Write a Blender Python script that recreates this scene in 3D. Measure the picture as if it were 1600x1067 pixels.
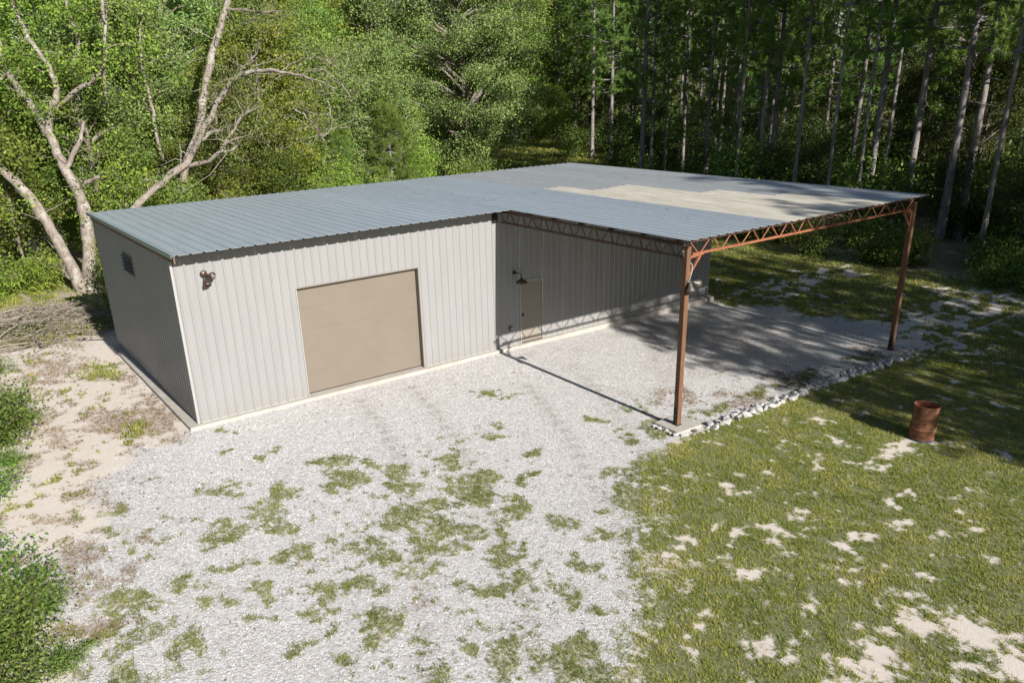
import bpy, bmesh, math, random
import numpy as np
from mathutils import Vector, Matrix

scene = bpy.context.scene
for o in list(bpy.data.objects):
    bpy.data.objects.remove(o)

# ------------------------------------------------------------------ camera
cam_data = bpy.data.cameras.new('camera')
cam_data.sensor_width = 36.0
cam_data.lens = 1281.22 / 1600 * 36.0
cam_data.shift_x = -11.13 / 1600
cam_data.shift_y = 100.7 / 1600
cam_data.clip_end = 2000
cam = bpy.data.objects.new('camera', cam_data)
scene.collection.objects.link(cam)
yaw, pitch, roll = 0.6353, -0.3900, -0.0202
fwd = Vector((math.sin(yaw) * math.cos(pitch), math.cos(yaw) * math.cos(pitch), math.sin(pitch)))
right = Vector((math.cos(yaw), -math.sin(yaw), 0))
up = right.cross(fwd)
r2 = right * math.cos(roll) + up * math.sin(roll)
u2 = up * math.cos(roll) - right * math.sin(roll)
M = Matrix((r2, u2, -fwd)).transposed().to_4x4()
M.translation = Vector((-4.8045, -20.222, 8.1726))
cam.matrix_world = M
scene.camera = cam

# ------------------------------------------------------------------ light
SUN_TAN = 0.535
sun_dir = Vector((-0.021, 1.0, -SUN_TAN)).normalized()          # travel of the light
elev = math.asin(-sun_dir.z)
world = bpy.data.worlds.new('World')
scene.world = world
world.use_nodes = True
wn = world.node_tree
sky = wn.nodes.new('ShaderNodeTexSky')
sky.sky_type = 'NISHITA'
sky.sun_disc = False
sky.sun_elevation = elev
sky.sun_rotation = math.radians(180)
sky.air_density = 1.0
sky.dust_density = 0.6
sky.ozone_density = 1.5
bg = wn.nodes['Background']
bg.inputs['Strength'].default_value = 0.05
wn.links.new(sky.outputs[0], bg.inputs['Color'])
sl = bpy.data.lights.new('sun', 'SUN')
sl.energy = 5.0
sl.angle = math.radians(0.53)
sl.color = (1.0, 0.955, 0.89)
sun = bpy.data.objects.new('sun', sl)
sun.rotation_euler = sun_dir.to_track_quat('-Z', 'Y').to_euler()
sun.location = (10, -60, 40)
scene.collection.objects.link(sun)

scene.view_settings.view_transform = 'Standard'
scene.view_settings.look = 'None'
scene.view_settings.gamma = 1.0
scene.view_settings.exposure = 0.95
scene.view_settings.use_curve_mapping = False
scene.render.engine = 'CYCLES'
cy = scene.cycles
cy.use_denoising = True
cy.max_bounces = 6
cy.diffuse_bounces = 3
cy.glossy_bounces = 3
cy.transmission_bounces = 3
cy.transparent_max_bounces = 4
cy.sample_clamp_indirect = 6.0
cy.caustics_reflective = False
cy.caustics_refractive = False

# ------------------------------------------------------------------ helpers
COL = scene.collection


def tag(o, label=None, cat=None, group=None, kind=None):
    if label: o['label'] = label
    if cat: o['category'] = cat
    if group: o['group'] = group
    if kind: o['kind'] = kind
    return o


def link(name, me, mat=None, parent=None):
    o = bpy.data.objects.new(name, me)
    COL.objects.link(o)
    if mat is not None and me is not None:
        me.materials.clear()
        me.materials.append(mat)
    if parent is not None:
        o.parent = parent
    return o


def empty(name, loc=(0, 0, 0), rz=0.0):
    o = bpy.data.objects.new(name, None)
    o.empty_display_size = 0.3
    COL.objects.link(o)
    o.location = loc
    o.rotation_euler = (0, 0, rz)
    return o


def np_mesh(name, V, F, smooth=False):
    """V (n,3); F list of index arrays, each (m,3) or (m,4)."""
    me = bpy.data.meshes.new(name)
    V = np.asarray(V, dtype=np.float32)
    if not isinstance(F, (list, tuple)):
        F = [F]
    F = [np.asarray(f, dtype=np.int32) for f in F if len(f)]
    loops = np.concatenate([f.ravel() for f in F])
    tot = np.concatenate([np.full(len(f), f.shape[1], dtype=np.int32) for f in F])
    start = np.concatenate([[0], np.cumsum(tot)[:-1]]).astype(np.int32)
    me.vertices.add(len(V))
    me.vertices.foreach_set('co', V.ravel())
    me.loops.add(len(loops))
    me.loops.foreach_set('vertex_index', loops)
    me.polygons.add(len(tot))
    me.polygons.foreach_set('loop_start', start)
    me.polygons.foreach_set('loop_total', tot)
    me.polygons.foreach_set('use_smooth', np.full(len(tot), bool(smooth)))
    me.update(calc_edges=True)
    me.validate()
    return me


class MB:
    """collects boxes, bars, tubes and lathes into one mesh"""

    def __init__(self):
        self.bm = bmesh.new()

    def box(self, x0, x1, y0, y1, z0, z1, bevel=0.0):
        r = bmesh.ops.create_cube(self.bm, size=1.0)
        vs = r['verts']
        for v in vs:
            v.co = Vector((x0 + (v.co.x + .5) * (x1 - x0), y0 + (v.co.y + .5) * (y1 - y0), z0 + (v.co.z + .5) * (z1 - z0)))
        if bevel:
            es = {e for v in vs for e in v.link_edges}
            bmesh.ops.bevel(self.bm, geom=list(es), offset=bevel, segments=2, affect='EDGES')
        return self

    def bar(self, a, b, w, h=None, upv=(0, 0, 1)):
        """rectangular bar from a to b"""
        h = h or w
        a, b = Vector(a), Vector(b)
        d = (b - a).normalized()
        s = d.cross(Vector(upv))
        if s.length < 1e-4:
            s = d.cross(Vector((1, 0, 0)))
        s.normalize()
        t = s.cross(d)
        vs = []
        for p in (a, b):
            for i, j in ((-1, -1), (1, -1), (1, 1), (-1, 1)):
                vs.append(self.bm.verts.new(p + s * (i * w / 2) + t * (j * h / 2)))
        for f in ((3, 2, 1, 0), (4, 5, 6, 7), (0, 1, 5, 4), (1, 2, 6, 5), (2, 3, 7, 6), (3, 0, 4, 7)):
            self.bm.faces.new([vs[i] for i in f])
        return self

    def tube(self, pts, rads, n=8):
        V, F = tube_arrays(pts, rads, n)
        vs = [self.bm.verts.new(v) for v in V]
        for f in F:
            self.bm.faces.new([vs[i] for i in f])
        self.bm.faces.new([vs[i] for i in range(n)][::-1])
        self.bm.faces.new([vs[len(V) - n + i] for i in range(n)])
        return self

    def lathe(self, prof, n=24, origin=(0, 0, 0), axis=(0, 0, 1)):
        """prof: list of (radius, height)"""
        q = Vector((0, 0, 1)).rotation_difference(Vector(axis).normalized())
        o = Vector(origin)
        rings = []
        for r, h in prof:
            rings.append([self.bm.verts.new(o + q @ Vector((r * math.cos(2 * math.pi * i / n), r * math.sin(2 * math.pi * i / n), h))) for i in range(n)])
        for a, b in zip(rings, rings[1:]):
            for i in range(n):
                j = (i + 1) % n
                try:
                    self.bm.faces.new((a[i], a[j], b[j], b[i]))
                except ValueError:
                    pass
        return self

    def build(self, name, mat, parent=None, smooth=False):
        bmesh.ops.recalc_face_normals(self.bm, faces=self.bm.faces)
        me = bpy.data.meshes.new(name)
        self.bm.to_mesh(me)
        self.bm.free()
        if smooth:
            for p in me.polygons:
                p.use_smooth = True
        return link(name, me, mat, parent)


def tube_arrays(pts, rads, n=6):
    pts = np.asarray(pts, dtype=float)
    m = len(pts)
    d = np.gradient(pts, axis=0)
    d /= np.linalg.norm(d, axis=1)[:, None] + 1e-9
    ref = np.array([1.0, 0.13, 0.07])
    if abs(d[0] @ ref) > 0.9:
        ref = np.array([0.0, 1.0, 0.1])
    s = ref[None] - (d @ ref)[:, None] * d
    s /= np.linalg.norm(s, axis=1)[:, None]
    t = np.cross(d, s)
    a = np.arange(n) / n * 2 * math.pi
    V = (pts[:, None] + (s[:, None] * np.cos(a)[None, :, None] + t[:, None] * np.sin(a)[None, :, None]) * np.asarray(rads)[:, None, None]).reshape(-1, 3)
    i = np.arange(m - 1)[:, None] * n
    k = np.arange(n)[None]
    k2 = (k + 1) % n
    F = np.stack([i + k, i + k2, i + n + k2, i + n + k], -1).reshape(-1, 4)
    return V, F


def spline(pts, per=4):
    """Catmull-Rom through rows of (x, y, z, r)"""
    P = np.asarray(pts, float)
    P = np.vstack([2 * P[0] - P[1], P, 2 * P[-1] - P[-2]])
    out = []
    for i in range(1, len(P) - 2):
        for t in np.arange(per) / per:
            a, b, c, d = P[i - 1], P[i], P[i + 1], P[i + 2]
            out.append(.5 * (2 * b + (c - a) * t + (2 * a - 5 * b + 4 * c - d) * t * t + (3 * b - a - 3 * c + d) * t ** 3))
    out.append(P[-2])
    out = np.array(out)
    out[:, 3] = np.maximum(out[:, 3], 0.006)
    return out


# numpy value noise -------------------------------------------------
_rng = np.random.RandomState(7)
_tab = _rng.rand(256, 256)


def vnoise(x, y, s, off=0):
    x = np.asarray(x) * s + off * 17.31
    y = np.asarray(y) * s + off * 9.77
    xi, yi = np.floor(x).astype(int), np.floor(y).astype(int)
    fx, fy = x - xi, y - yi
    fx = fx * fx * (3 - 2 * fx)
    fy = fy * fy * (3 - 2 * fy)
    g = lambda a, b: _tab[a & 255, b & 255]
    return (g(xi, yi) * (1 - fx) + g(xi + 1, yi) * fx) * (1 - fy) + (g(xi, yi + 1) * (1 - fx) + g(xi + 1, yi + 1) * fx) * fy


def fbm(x, y, s, o=4, off=0):
    v = 0
    a = .5
    t = 0
    for k in range(o):
        v = v + a * vnoise(x, y, s * 2 ** k, off + k)
        t += a
        a *= .55
    return v / t


def sstep(a, b, x):
    t = np.clip((x - a) / (b - a), 0, 1)
    return t * t * (3 - 2 * t)


# ------------------------------------------------------------------ materials
class NT:
    def __init__(self, name):
        self.m = bpy.data.materials.new(name)
        self.m.use_nodes = True
        self.t = self.m.node_tree
        self.b = self.t.nodes['Principled BSDF']
        self.out = self.t.nodes['Material Output']

    def n(self, kind, **kw):
        nd = self.t.nodes.new('ShaderNode' + kind)
        for k, v in kw.items():
            if k in nd.inputs.keys() if isinstance(k, str) else False:
                nd.inputs[k].default_value = v
            else:
                setattr(nd, k, v)
        return nd

    def l(self, a, b):
        self.t.links.new(a, b)

    def noise(self, vec, scale, detail=4, rough=.55, dist=0):
        nd = self.n('TexNoise')
        nd.inputs['Scale'].default_value = scale
        nd.inputs['Detail'].default_value = detail
        nd.inputs['Roughness'].default_value = rough
        nd.inputs['Distortion'].default_value = dist
        if vec is not None: self.l(vec, nd.inputs['Vector'])
        return nd.outputs['Fac']

    def ramp(self, fac, stops):
        nd = self.n('ValToRGB')
        e = nd.color_ramp.elements
        while len(e) < len(stops): e.new(.5)
        for i, (p, c) in enumerate(stops):
            e[i].position = p
            e[i].color = (*c, 1) if len(c) == 3 else c
        self.l(fac, nd.inputs[0])
        return nd.outputs[0]

    def mix(self, fac, a, b, blend='MIX'):
        nd = self.n('Mix', data_type='RGBA', blend_type=blend)
        for s, v in ((0, fac), (6, a), (7, b)):
            if hasattr(v, 'is_linked') or hasattr(v, 'links'):
                self.l(v, nd.inputs[s])
            elif isinstance(v, (tuple, list)):
                nd.inputs[s].default_value = (*v, 1)
            else:
                nd.inputs[s].default_value = v
        return nd.outputs[2]

    def math(self, op, a, b=None, c=None, clamp=False):
        nd = self.n('Math', operation=op, use_clamp=clamp)
        for i, v in enumerate((a, b, c)):
            if v is None: continue
            if isinstance(v, (int, float)): nd.inputs[i].default_value = v
            else: self.l(v, nd.inputs[i])
        return nd.outputs[0]

    def bump(self, h, strength=.3, dist=.01, normal=None):
        nd = self.n('Bump')
        nd.inputs['Strength'].default_value = strength
        nd.inputs['Distance'].default_value = dist
        self.l(h, nd.inputs['Height'])
        if normal is not None: self.l(normal, nd.inputs['Normal'])
        return nd.outputs[0]

    def coord(self, which='Object'):
        return self.n('TexCoord').outputs[which]

    def mapping(self, vec, scale):
        nd = self.n('Mapping')
        nd.inputs['Scale'].default_value = scale
        self.l(vec, nd.inputs['Vector'])
        return nd.outputs[0]


def set_bsdf(t, color=None, rough=.5, metal=0.0, spec=.5):
    b = t.b
    if color is not None:
        if isinstance(color, (tuple, list)): b.inputs['Base Color'].default_value = (*color, 1)
        else: t.l(color, b.inputs['Base Color'])
    if isinstance(rough, (int, float)): b.inputs['Roughness'].default_value = rough
    else: t.l(rough, b.inputs['Roughness'])
    b.inputs['Metallic'].default_value = metal
    b.inputs['Specular IOR Level'].default_value = spec


def plain(name, c, rough=.5, metal=0., var=.12, scale=6., spec=.5, bump=.0, stretch=(1, 1, 1)):
    t = NT(name)
    v = t.mapping(t.coord(), stretch)
    f = t.noise(v, scale, 6, .6)
    lo = tuple(x * (1 - var) for x in c)
    hi = tuple(min(1, x * (1 + var)) for x in c)
    set_bsdf(t, t.ramp(f, [(.3, lo), (.7, hi)]), rough, metal, spec)
    if bump:
        t.l(t.bump(t.noise(v, scale * 12, 3), bump, .004), t.b.inputs['Normal'])
    return t.m


def mat_wall():
    t = NT('painted_steel_wall')
    v = t.coord()
    dust = t.noise(t.mapping(v, (1.5, 1.5, .25)), 2.2, 5, .6)
    z = t.n('SeparateXYZ')
    t.l(v, z.inputs[0])
    low = t.math('SUBTRACT', 1.0, t.math('MULTIPLY', z.outputs[2], 1.7), clamp=True)
    low = t.math('MULTIPLY', low, t.noise(v, 9, 5), clamp=True)
    c = t.ramp(dust, [(.25, (.227, .224, .222)), (.75, (.249, .246, .244))])
    c = t.mix(t.math('MULTIPLY', low, .55), c, (.214, .196, .170))
    set_bsdf(t, c, t.math('ADD', .24, t.math('MULTIPLY', dust, .14)), 0, .5)
    t.l(t.bump(t.noise(t.mapping(v, (1, 1, .6)), 3.0, 2), .12, .02), t.b.inputs['Normal'])
    return t.m


def mat_roof(name, c0, c1, rough, metal):
    t = NT(name)
    v = t.coord()
    oi = t.n('ObjectInfo').outputs['Random']
    f = t.noise(t.mapping(v, (2.0, .35, 1)), 2.4, 6, .62)
    c = t.ramp(f, [(.25, c0), (.75, c1)])
    c = t.mix(1.0, c, t.ramp(oi, [(0, (.92, .92, .92)), (1, (1.0, 1.0, 1.0))]), 'MULTIPLY')
    spots = t.math('GREATER_THAN', t.noise(v, 7.0, 2), .735)
    c = t.mix(t.math('MULTIPLY', spots, .35), c, (.25, .24, .22))
    r = t.math('ADD', rough - .08, t.math('MULTIPLY', t.noise(v, 5, 5), .18))
    set_bsdf(t, c, r, metal, .5)
    t.l(t.bump(t.noise(t.mapping(v, (1, .5, 1)), 2.6, 3), .16, .02), t.b.inputs['Normal'])
    return t.m


def mat_rust(name, base, dark, lightc, paint=None):
    t = NT(name)
    v = t.coord()
    a = t.noise(t.mapping(v, (1, 1, 1.6)), 4, 8, .7, .5)
    b = t.noise(v, 28, 5, .6)
    c = t.ramp(a, [(.34, dark), (.5, base), (.68, lightc)])
    c = t.mix(t.math('MULTIPLY', b, .5), c, dark)
    if paint:
        z = t.n('SeparateXYZ')
        t.l(v, z.inputs[0])
        fac = t.math('LESS_THAN', t.math('ADD', z.outputs[2], t.math('MULTIPLY', a, .12)), .105)
        c = t.mix(fac, c, paint)
    set_bsdf(t, c, .72, 0, .35)
    t.l(t.bump(b, .35, .004), t.b.inputs['Normal'])
    return t.m


def mat_wood(name, a, b, dark, along=(14, 14, .8)):
    t = NT(name)
    v = t.mapping(t.coord(), along)
    g = t.noise(v, 2.0, 7, .65, .6)
    k = t.noise(t.coord(), 3.2, 4, .6)
    c = t.ramp(g, [(.25, dark), (.5, a), (.8, b)])
    c = t.mix(t.math('MULTIPLY', k, .35), c, dark)
    set_bsdf(t, c, .68, 0, .3)
    t.l(t.bump(g, .4, .006), t.b.inputs['Normal'])
    return t.m


def mat_bark(name, a, b, dark, lichen=None):
    t = NT(name)
    v = t.mapping(t.coord(), (5, 5, 1.1))
    g = t.noise(v, 1.6, 8, .7, .4)
    c = t.ramp(g, [(.28, dark), (.5, a), (.75, b)])
    if lichen:
        k = t.math('GREATER_THAN', t.noise(t.coord(), 2.3, 6, .65), .56)
        c = t.mix(t.math('MULTIPLY', k, .7), c, lichen)
    set_bsdf(t, c, .9, 0, .15)
    t.l(t.bump(g, .8, .03), t.b.inputs['Normal'])
    return t.m


def mat_leaf(name, stops, trans=.35, scale=.55, gloss=.55):
    t = NT(name)
    isl = t.n('NewGeometry').outputs['Random Per Island']
    oi = t.n('ObjectInfo').outputs['Random']
    cl = t.noise(t.coord(), scale, 3, .5)
    f = t.math('ADD', t.math('MULTIPLY', isl, .55), t.math('MULTIPLY', t.math('SUBTRACT', cl, .28), .9))
    c = t.ramp(f, stops)
    hs = t.n('HueSaturation')
    t.l(c, hs.inputs['Color'])
    t.l(t.math('ADD', .478, t.math('MULTIPLY', oi, .045)), hs.inputs['Hue'])
    t.l(t.math('ADD', .78, t.math('MULTIPLY', oi, .42)), hs.inputs['Value'])
    c = hs.outputs[0]
    set_bsdf(t, c, gloss, 0, .18)
    tr = t.n('BsdfTranslucent')
    c2 = t.mix(1.0, c, (1.15, 1.1, .55), 'MULTIPLY')
    t.l(c2, tr.inputs['Color'])
    mx = t.n('MixShader')
    mx.inputs[0].default_value = trans
    t.l(t.b.outputs[0], mx.inputs[1])
    t.l(tr.outputs[0], mx.inputs[2])
    t.l(mx.outputs[0], t.out.inputs[0])
    return t.m


def mat_ground():
    t = NT('ground_soil')
    v = t.coord()
    at = t.n('Attribute', attribute_name='cover')
    sp = t.n('SeparateColor')
    t.l(at.outputs['Color'], sp.inputs[0])
    G, R, D = sp.outputs[0], sp.outputs[1], sp.outputs[2]
    n1 = t.noise(v, 1.4, 5, .6)
    n2 = t.noise(v, 14, 6, .7)
    n3 = t.noise(v, 45, 4, .6)
    vor = t.n('TexVoronoi')
    vor.inputs['Scale'].default_value = 26
    t.l(v, vor.inputs['Vector'])
    vs = t.n('SeparateColor')
    t.l(vor.outputs['Color'], vs.inputs[0])
    # sand
    sand = t.ramp(n2, [(.25, (.40, .335, .275)), (.5, (.52, .455, .395)), (.8, (.60, .54, .48))])
    sand = t.mix(t.math('MULTIPLY', n1, .25), sand, (.322, .260, .198))
    speck = t.math('MULTIPLY_ADD', n3, 9.0, -5.6, clamp=True)
    sand = t.mix(t.math('MULTIPLY', speck, .5), sand, (.22, .175, .13))
    sand = t.mix(.35, sand, (.60, .56, .515))
    # gravel
    gr = t.ramp(vs.outputs[0], [(0, (0.291, 0.275, 0.266)), (.3, (0.399, 0.386, 0.378)), (.75, (0.486, 0.473, 0.469)), (1, (0.566, 0.558, 0.554))])
    gr = t.mix(t.math('MULTIPLY', n1, .30), gr, (0.377, 0.345, 0.306))
    rf = t.math('MULTIPLY_ADD', t.math('ADD', R, t.math('MULTIPLY', t.math('SUBTRACT', n2, .5), .8)), 3.0, -1.0, clamp=True)
    c = t.mix(rf, sand, gr)
    # dirt and litter
    dirt = t.ramp(n3, [(.25, (.15, .10, .065)), (.55, (.167, .118, .074)), (.8, (.248, .192, .136))])
    df = t.math('MULTIPLY_ADD', t.math('ADD', D, t.math('MULTIPLY', t.math('SUBTRACT', n2, .5), 1.9)), 1.8, -.7, clamp=True)
    c = t.mix(t.math('MULTIPLY', df, .8), c, dirt)
    # grass thatch under the blades
    th = t.ramp(n3, [(.25, (.034, .048, .011)), (.5, (.085, .108, .028)), (.75, (.19, .185, .075))])
    th = t.mix(t.math('MULTIPLY', n1, .30), th, (.14, .13, .05))
    gf = t.math('MULTIPLY_ADD', t.math('ADD', G, t.math('MULTIPLY', t.math('SUBTRACT', n2, .5), 2.0)), 2.3, -.85, clamp=True)
    c = t.mix(t.math('MULTIPLY', gf, .9), c, th)
    set_bsdf(t, c, .95, 0, .1)
    h = t.math('ADD', t.math('MULTIPLY', vor.outputs['Distance'], t.math('MULTIPLY', rf, -.6)), t.math('MULTIPLY', n3, .8))
    t.l(t.bump(h, .7, .02), t.b.inputs['Normal'])
    return t.m


def mat_pebble():
    t = NT('limestone_pebble')
    isl = t.n('NewGeometry').outputs['Random Per Island']
    set_bsdf(t, t.ramp(isl, [(0, (.296, .238, .226)), (.2, (.363, .350, .341)), (.7, (.465, .455, .448)), (1, (.547, .542, .539))]), .9, 0, .2)
    return t.m


def mat_rock():
    t = NT('limestone_rock')
    v = t.coord()
    a = t.noise(v, 9, 6, .65)
    oi = t.n('ObjectInfo').outputs['Random']
    c = t.ramp(a, [(.25, (.260, .248, .236)), (.5, (.372, .363, .350)), (.75, (.459, .453, .440))])
    c = t.mix(t.math('MULTIPLY', oi, .4), c, (.310, .298, .285))
    set_bsdf(t, c, .9, 0, .2)
    t.l(t.bump(t.noise(v, 30, 5), .5, .01), t.b.inputs['Normal'])
    return t.m


def mat_concrete():
    t = NT('concrete')
    v = t.coord()
    a = t.noise(v, 2.5, 7, .65)
    b = t.noise(v, 60, 3)
    c = t.ramp(a, [(.25, (.296, .267, .230)), (.55, (.385, .356, .320)), (.8, (.445, .423, .385))])
    c = t.mix(t.math('MULTIPLY', b, .25), c, (.267, .246, .216))
    set_bsdf(t, c, .92, 0, .2)
    t.l(t.bump(b, .25, .003), t.b.inputs['Normal'])
    return t.m


M_WALL = mat_wall()
M_ROOF = mat_roof('galvanised_roof', (.393, .444, .481), (.473, .521, .554), .42, .45)
M_ROOF2 = mat_roof('dull_galvanised_roof', (.377, .390, .390), (.471, .484, .481), .5, .4)
M_CREAM = mat_roof('cream_roof_sheet', (0.423, 0.388, 0.317), (.643, .598, .503), .55, .05)
M_TRIM = plain('light_trim', (.288, .286, .279), .4, 0, .06)
M_TRIMROOF = plain('roof_trim', (.390, .465, .503), .35, .5, .06)
M_GDOOR = plain('tan_door_paint', (.157, .133, .106), .45, 0, .04, 1.5)
M_DOOR = plain('entry_door_paint', (.227, .199, .170), .45, 0, .04, 1.5)
M_SEAL = plain('dark_rubber', (.03, .03, .03), .8)
M_BRONZE = plain('bronze_fixture', (.075, .045, .035), .38, .4, .2, 20)
M_BLACK = plain('black_metal', (.018, .016, .016), .45, .3, .2, 20)
M_GREYMET = plain('grey_fixture', (.093, .084, .074), .45, .3, .2, 20)
M_GLASS = plain('lamp_lens', (.220, .220, .208), .2, 0, .05)
M_WHITE = plain('white_plastic', (.434, .434, .422), .5, 0, .05)
M_LOUVER = plain('weathered_louver', (.16, .155, .135), .8, 0, .2, 12)
M_PRIMER = mat_rust('red_primer_steel', (.260, .096, .046), (.155, .053, .028), (.322, .143, .081))
M_RUST_SHADED = mat_rust('shaded_rust_steel', (.085, .043, .028), (.040, .022, .015), (.120, .070, .045))  # rust brown darkened so the colour holds the shade under the roof overhang
M_POST = mat_wood('brown_timber', (.153, .077, .041), (.225, .122, .068), (.063, .032, .018))
M_RAKE = mat_wood('rake_timber', (.149, .099, .068), (.198, .143, .105), (.074, .050, .034), (3, .3, 10))
M_BARREL = mat_rust('rusted_barrel', (.165, .062, .026), (.045, .018, .012), (.30, .165, .085), (.012, .025, .085))
M_BARREL_IN = mat_rust('rusted_barrel_inside', (.26, .085, .04), (.09, .03, .02), (.36, .15, .08))
M_CONC = mat_concrete()
M_ROCK = mat_rock()
M_PEB = mat_pebble()
M_OAKBARK = mat_bark('pale_oak_bark', (.205, .174, .146), (.285, .254, .220), (.099, .077, .062), (.310, .291, .254))
M_BARK = mat_bark('grey_bark', (.149, .124, .102), (.223, .192, .167), (.062, .050, .040), (.236, .223, .198))
M_PINEBARK = mat_bark('pine_bark', (.184, .164, .152), (.302, .290, .278), (.068, .055, .053))
M_STEM = mat_bark('shrub_stem', (.10, .085, .06), (.16, .135, .10), (.05, .04, .03))
M_STICK = mat_bark('dead_stick', (.223, .192, .155), (.310, .273, .229), (.112, .090, .068))
M_LEAF_OAK = mat_leaf('oak_leaf', [(.1, (0.070, 0.118, 0.022)), (.4, (0.132, 0.195, 0.037)), (.7, (0.216, 0.273, 0.056)), (.95, (0.340, 0.367, 0.081))])
M_LEAF_GREY = mat_leaf('greyish_oak_leaf', [(.1, (0.094, 0.153, 0.044)), (.4, (0.170, 0.249, 0.075)), (.7, (0.273, 0.348, 0.111)), (.95, (0.410, 0.462, 0.164))])
M_LEAF_LIGHT = mat_leaf('light_leaf', [(.1, (0.086, 0.145, 0.024)), (.4, (0.166, 0.247, 0.038)), (.7, (0.274, 0.341, 0.054)), (.95, (0.432, 0.421, 0.084))])
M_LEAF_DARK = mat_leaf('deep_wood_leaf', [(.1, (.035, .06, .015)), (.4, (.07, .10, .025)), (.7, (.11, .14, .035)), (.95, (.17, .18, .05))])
M_NEEDLE = mat_leaf('pine_needle', [(.1, (.063, .131, .029)), (.4, (.136, .243, .046)), (.7, (.230, .344, .065)), (.95, (.355, .424, .087))], .3)
M_NEEDLE_Y = mat_leaf('young_pine_needle', [(.1, (0.072, 0.132, 0.024)), (.4, (0.132, 0.216, 0.039)), (.7, (0.204, 0.288, 0.055)), (.95, (0.300, 0.348, 0.077))], .35)
M_SHRUB = mat_leaf('shrub_leaf', [(.1, (0.058, 0.106, 0.022)), (.4, (0.104, 0.175, 0.036)), (.7, (0.182, 0.250, 0.054)), (.95, (0.286, 0.325, 0.072))])
M_GRASS = mat_leaf('grass_blade', [(.1, (.103, .140, .024)), (.35, (.180, .213, .042)), (.62, (.290, .283, .070)), (.95, (.541, .409, .170))], .25, .9, .7)
M_TUFT = mat_leaf('weedy_tuft_blade', [(.1, (.084, .119, .026)), (.35, (.151, .196, .045)), (.6, (.252, .270, .085)), (.95, (.448, .419, .180))], .25, 1.3, .75)
M_LITTER = mat_leaf('dry_leaf', [(.1, (.06, .035, .02)), (.4, (.14, .085, .045)), (.7, (.22, .145, .08)), (.95, (.33, .25, .16))], .1, .9, .8)
M_STRAW = mat_leaf('dry_grass_blade', [(.1, (.12, .08, .04)), (.4, (.22, .15, .075)), (.7, (.31, .23, .12)), (.95, (.40, .33, .20))], .2, .9, .8)
M_GROUND = mat_ground()

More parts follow.
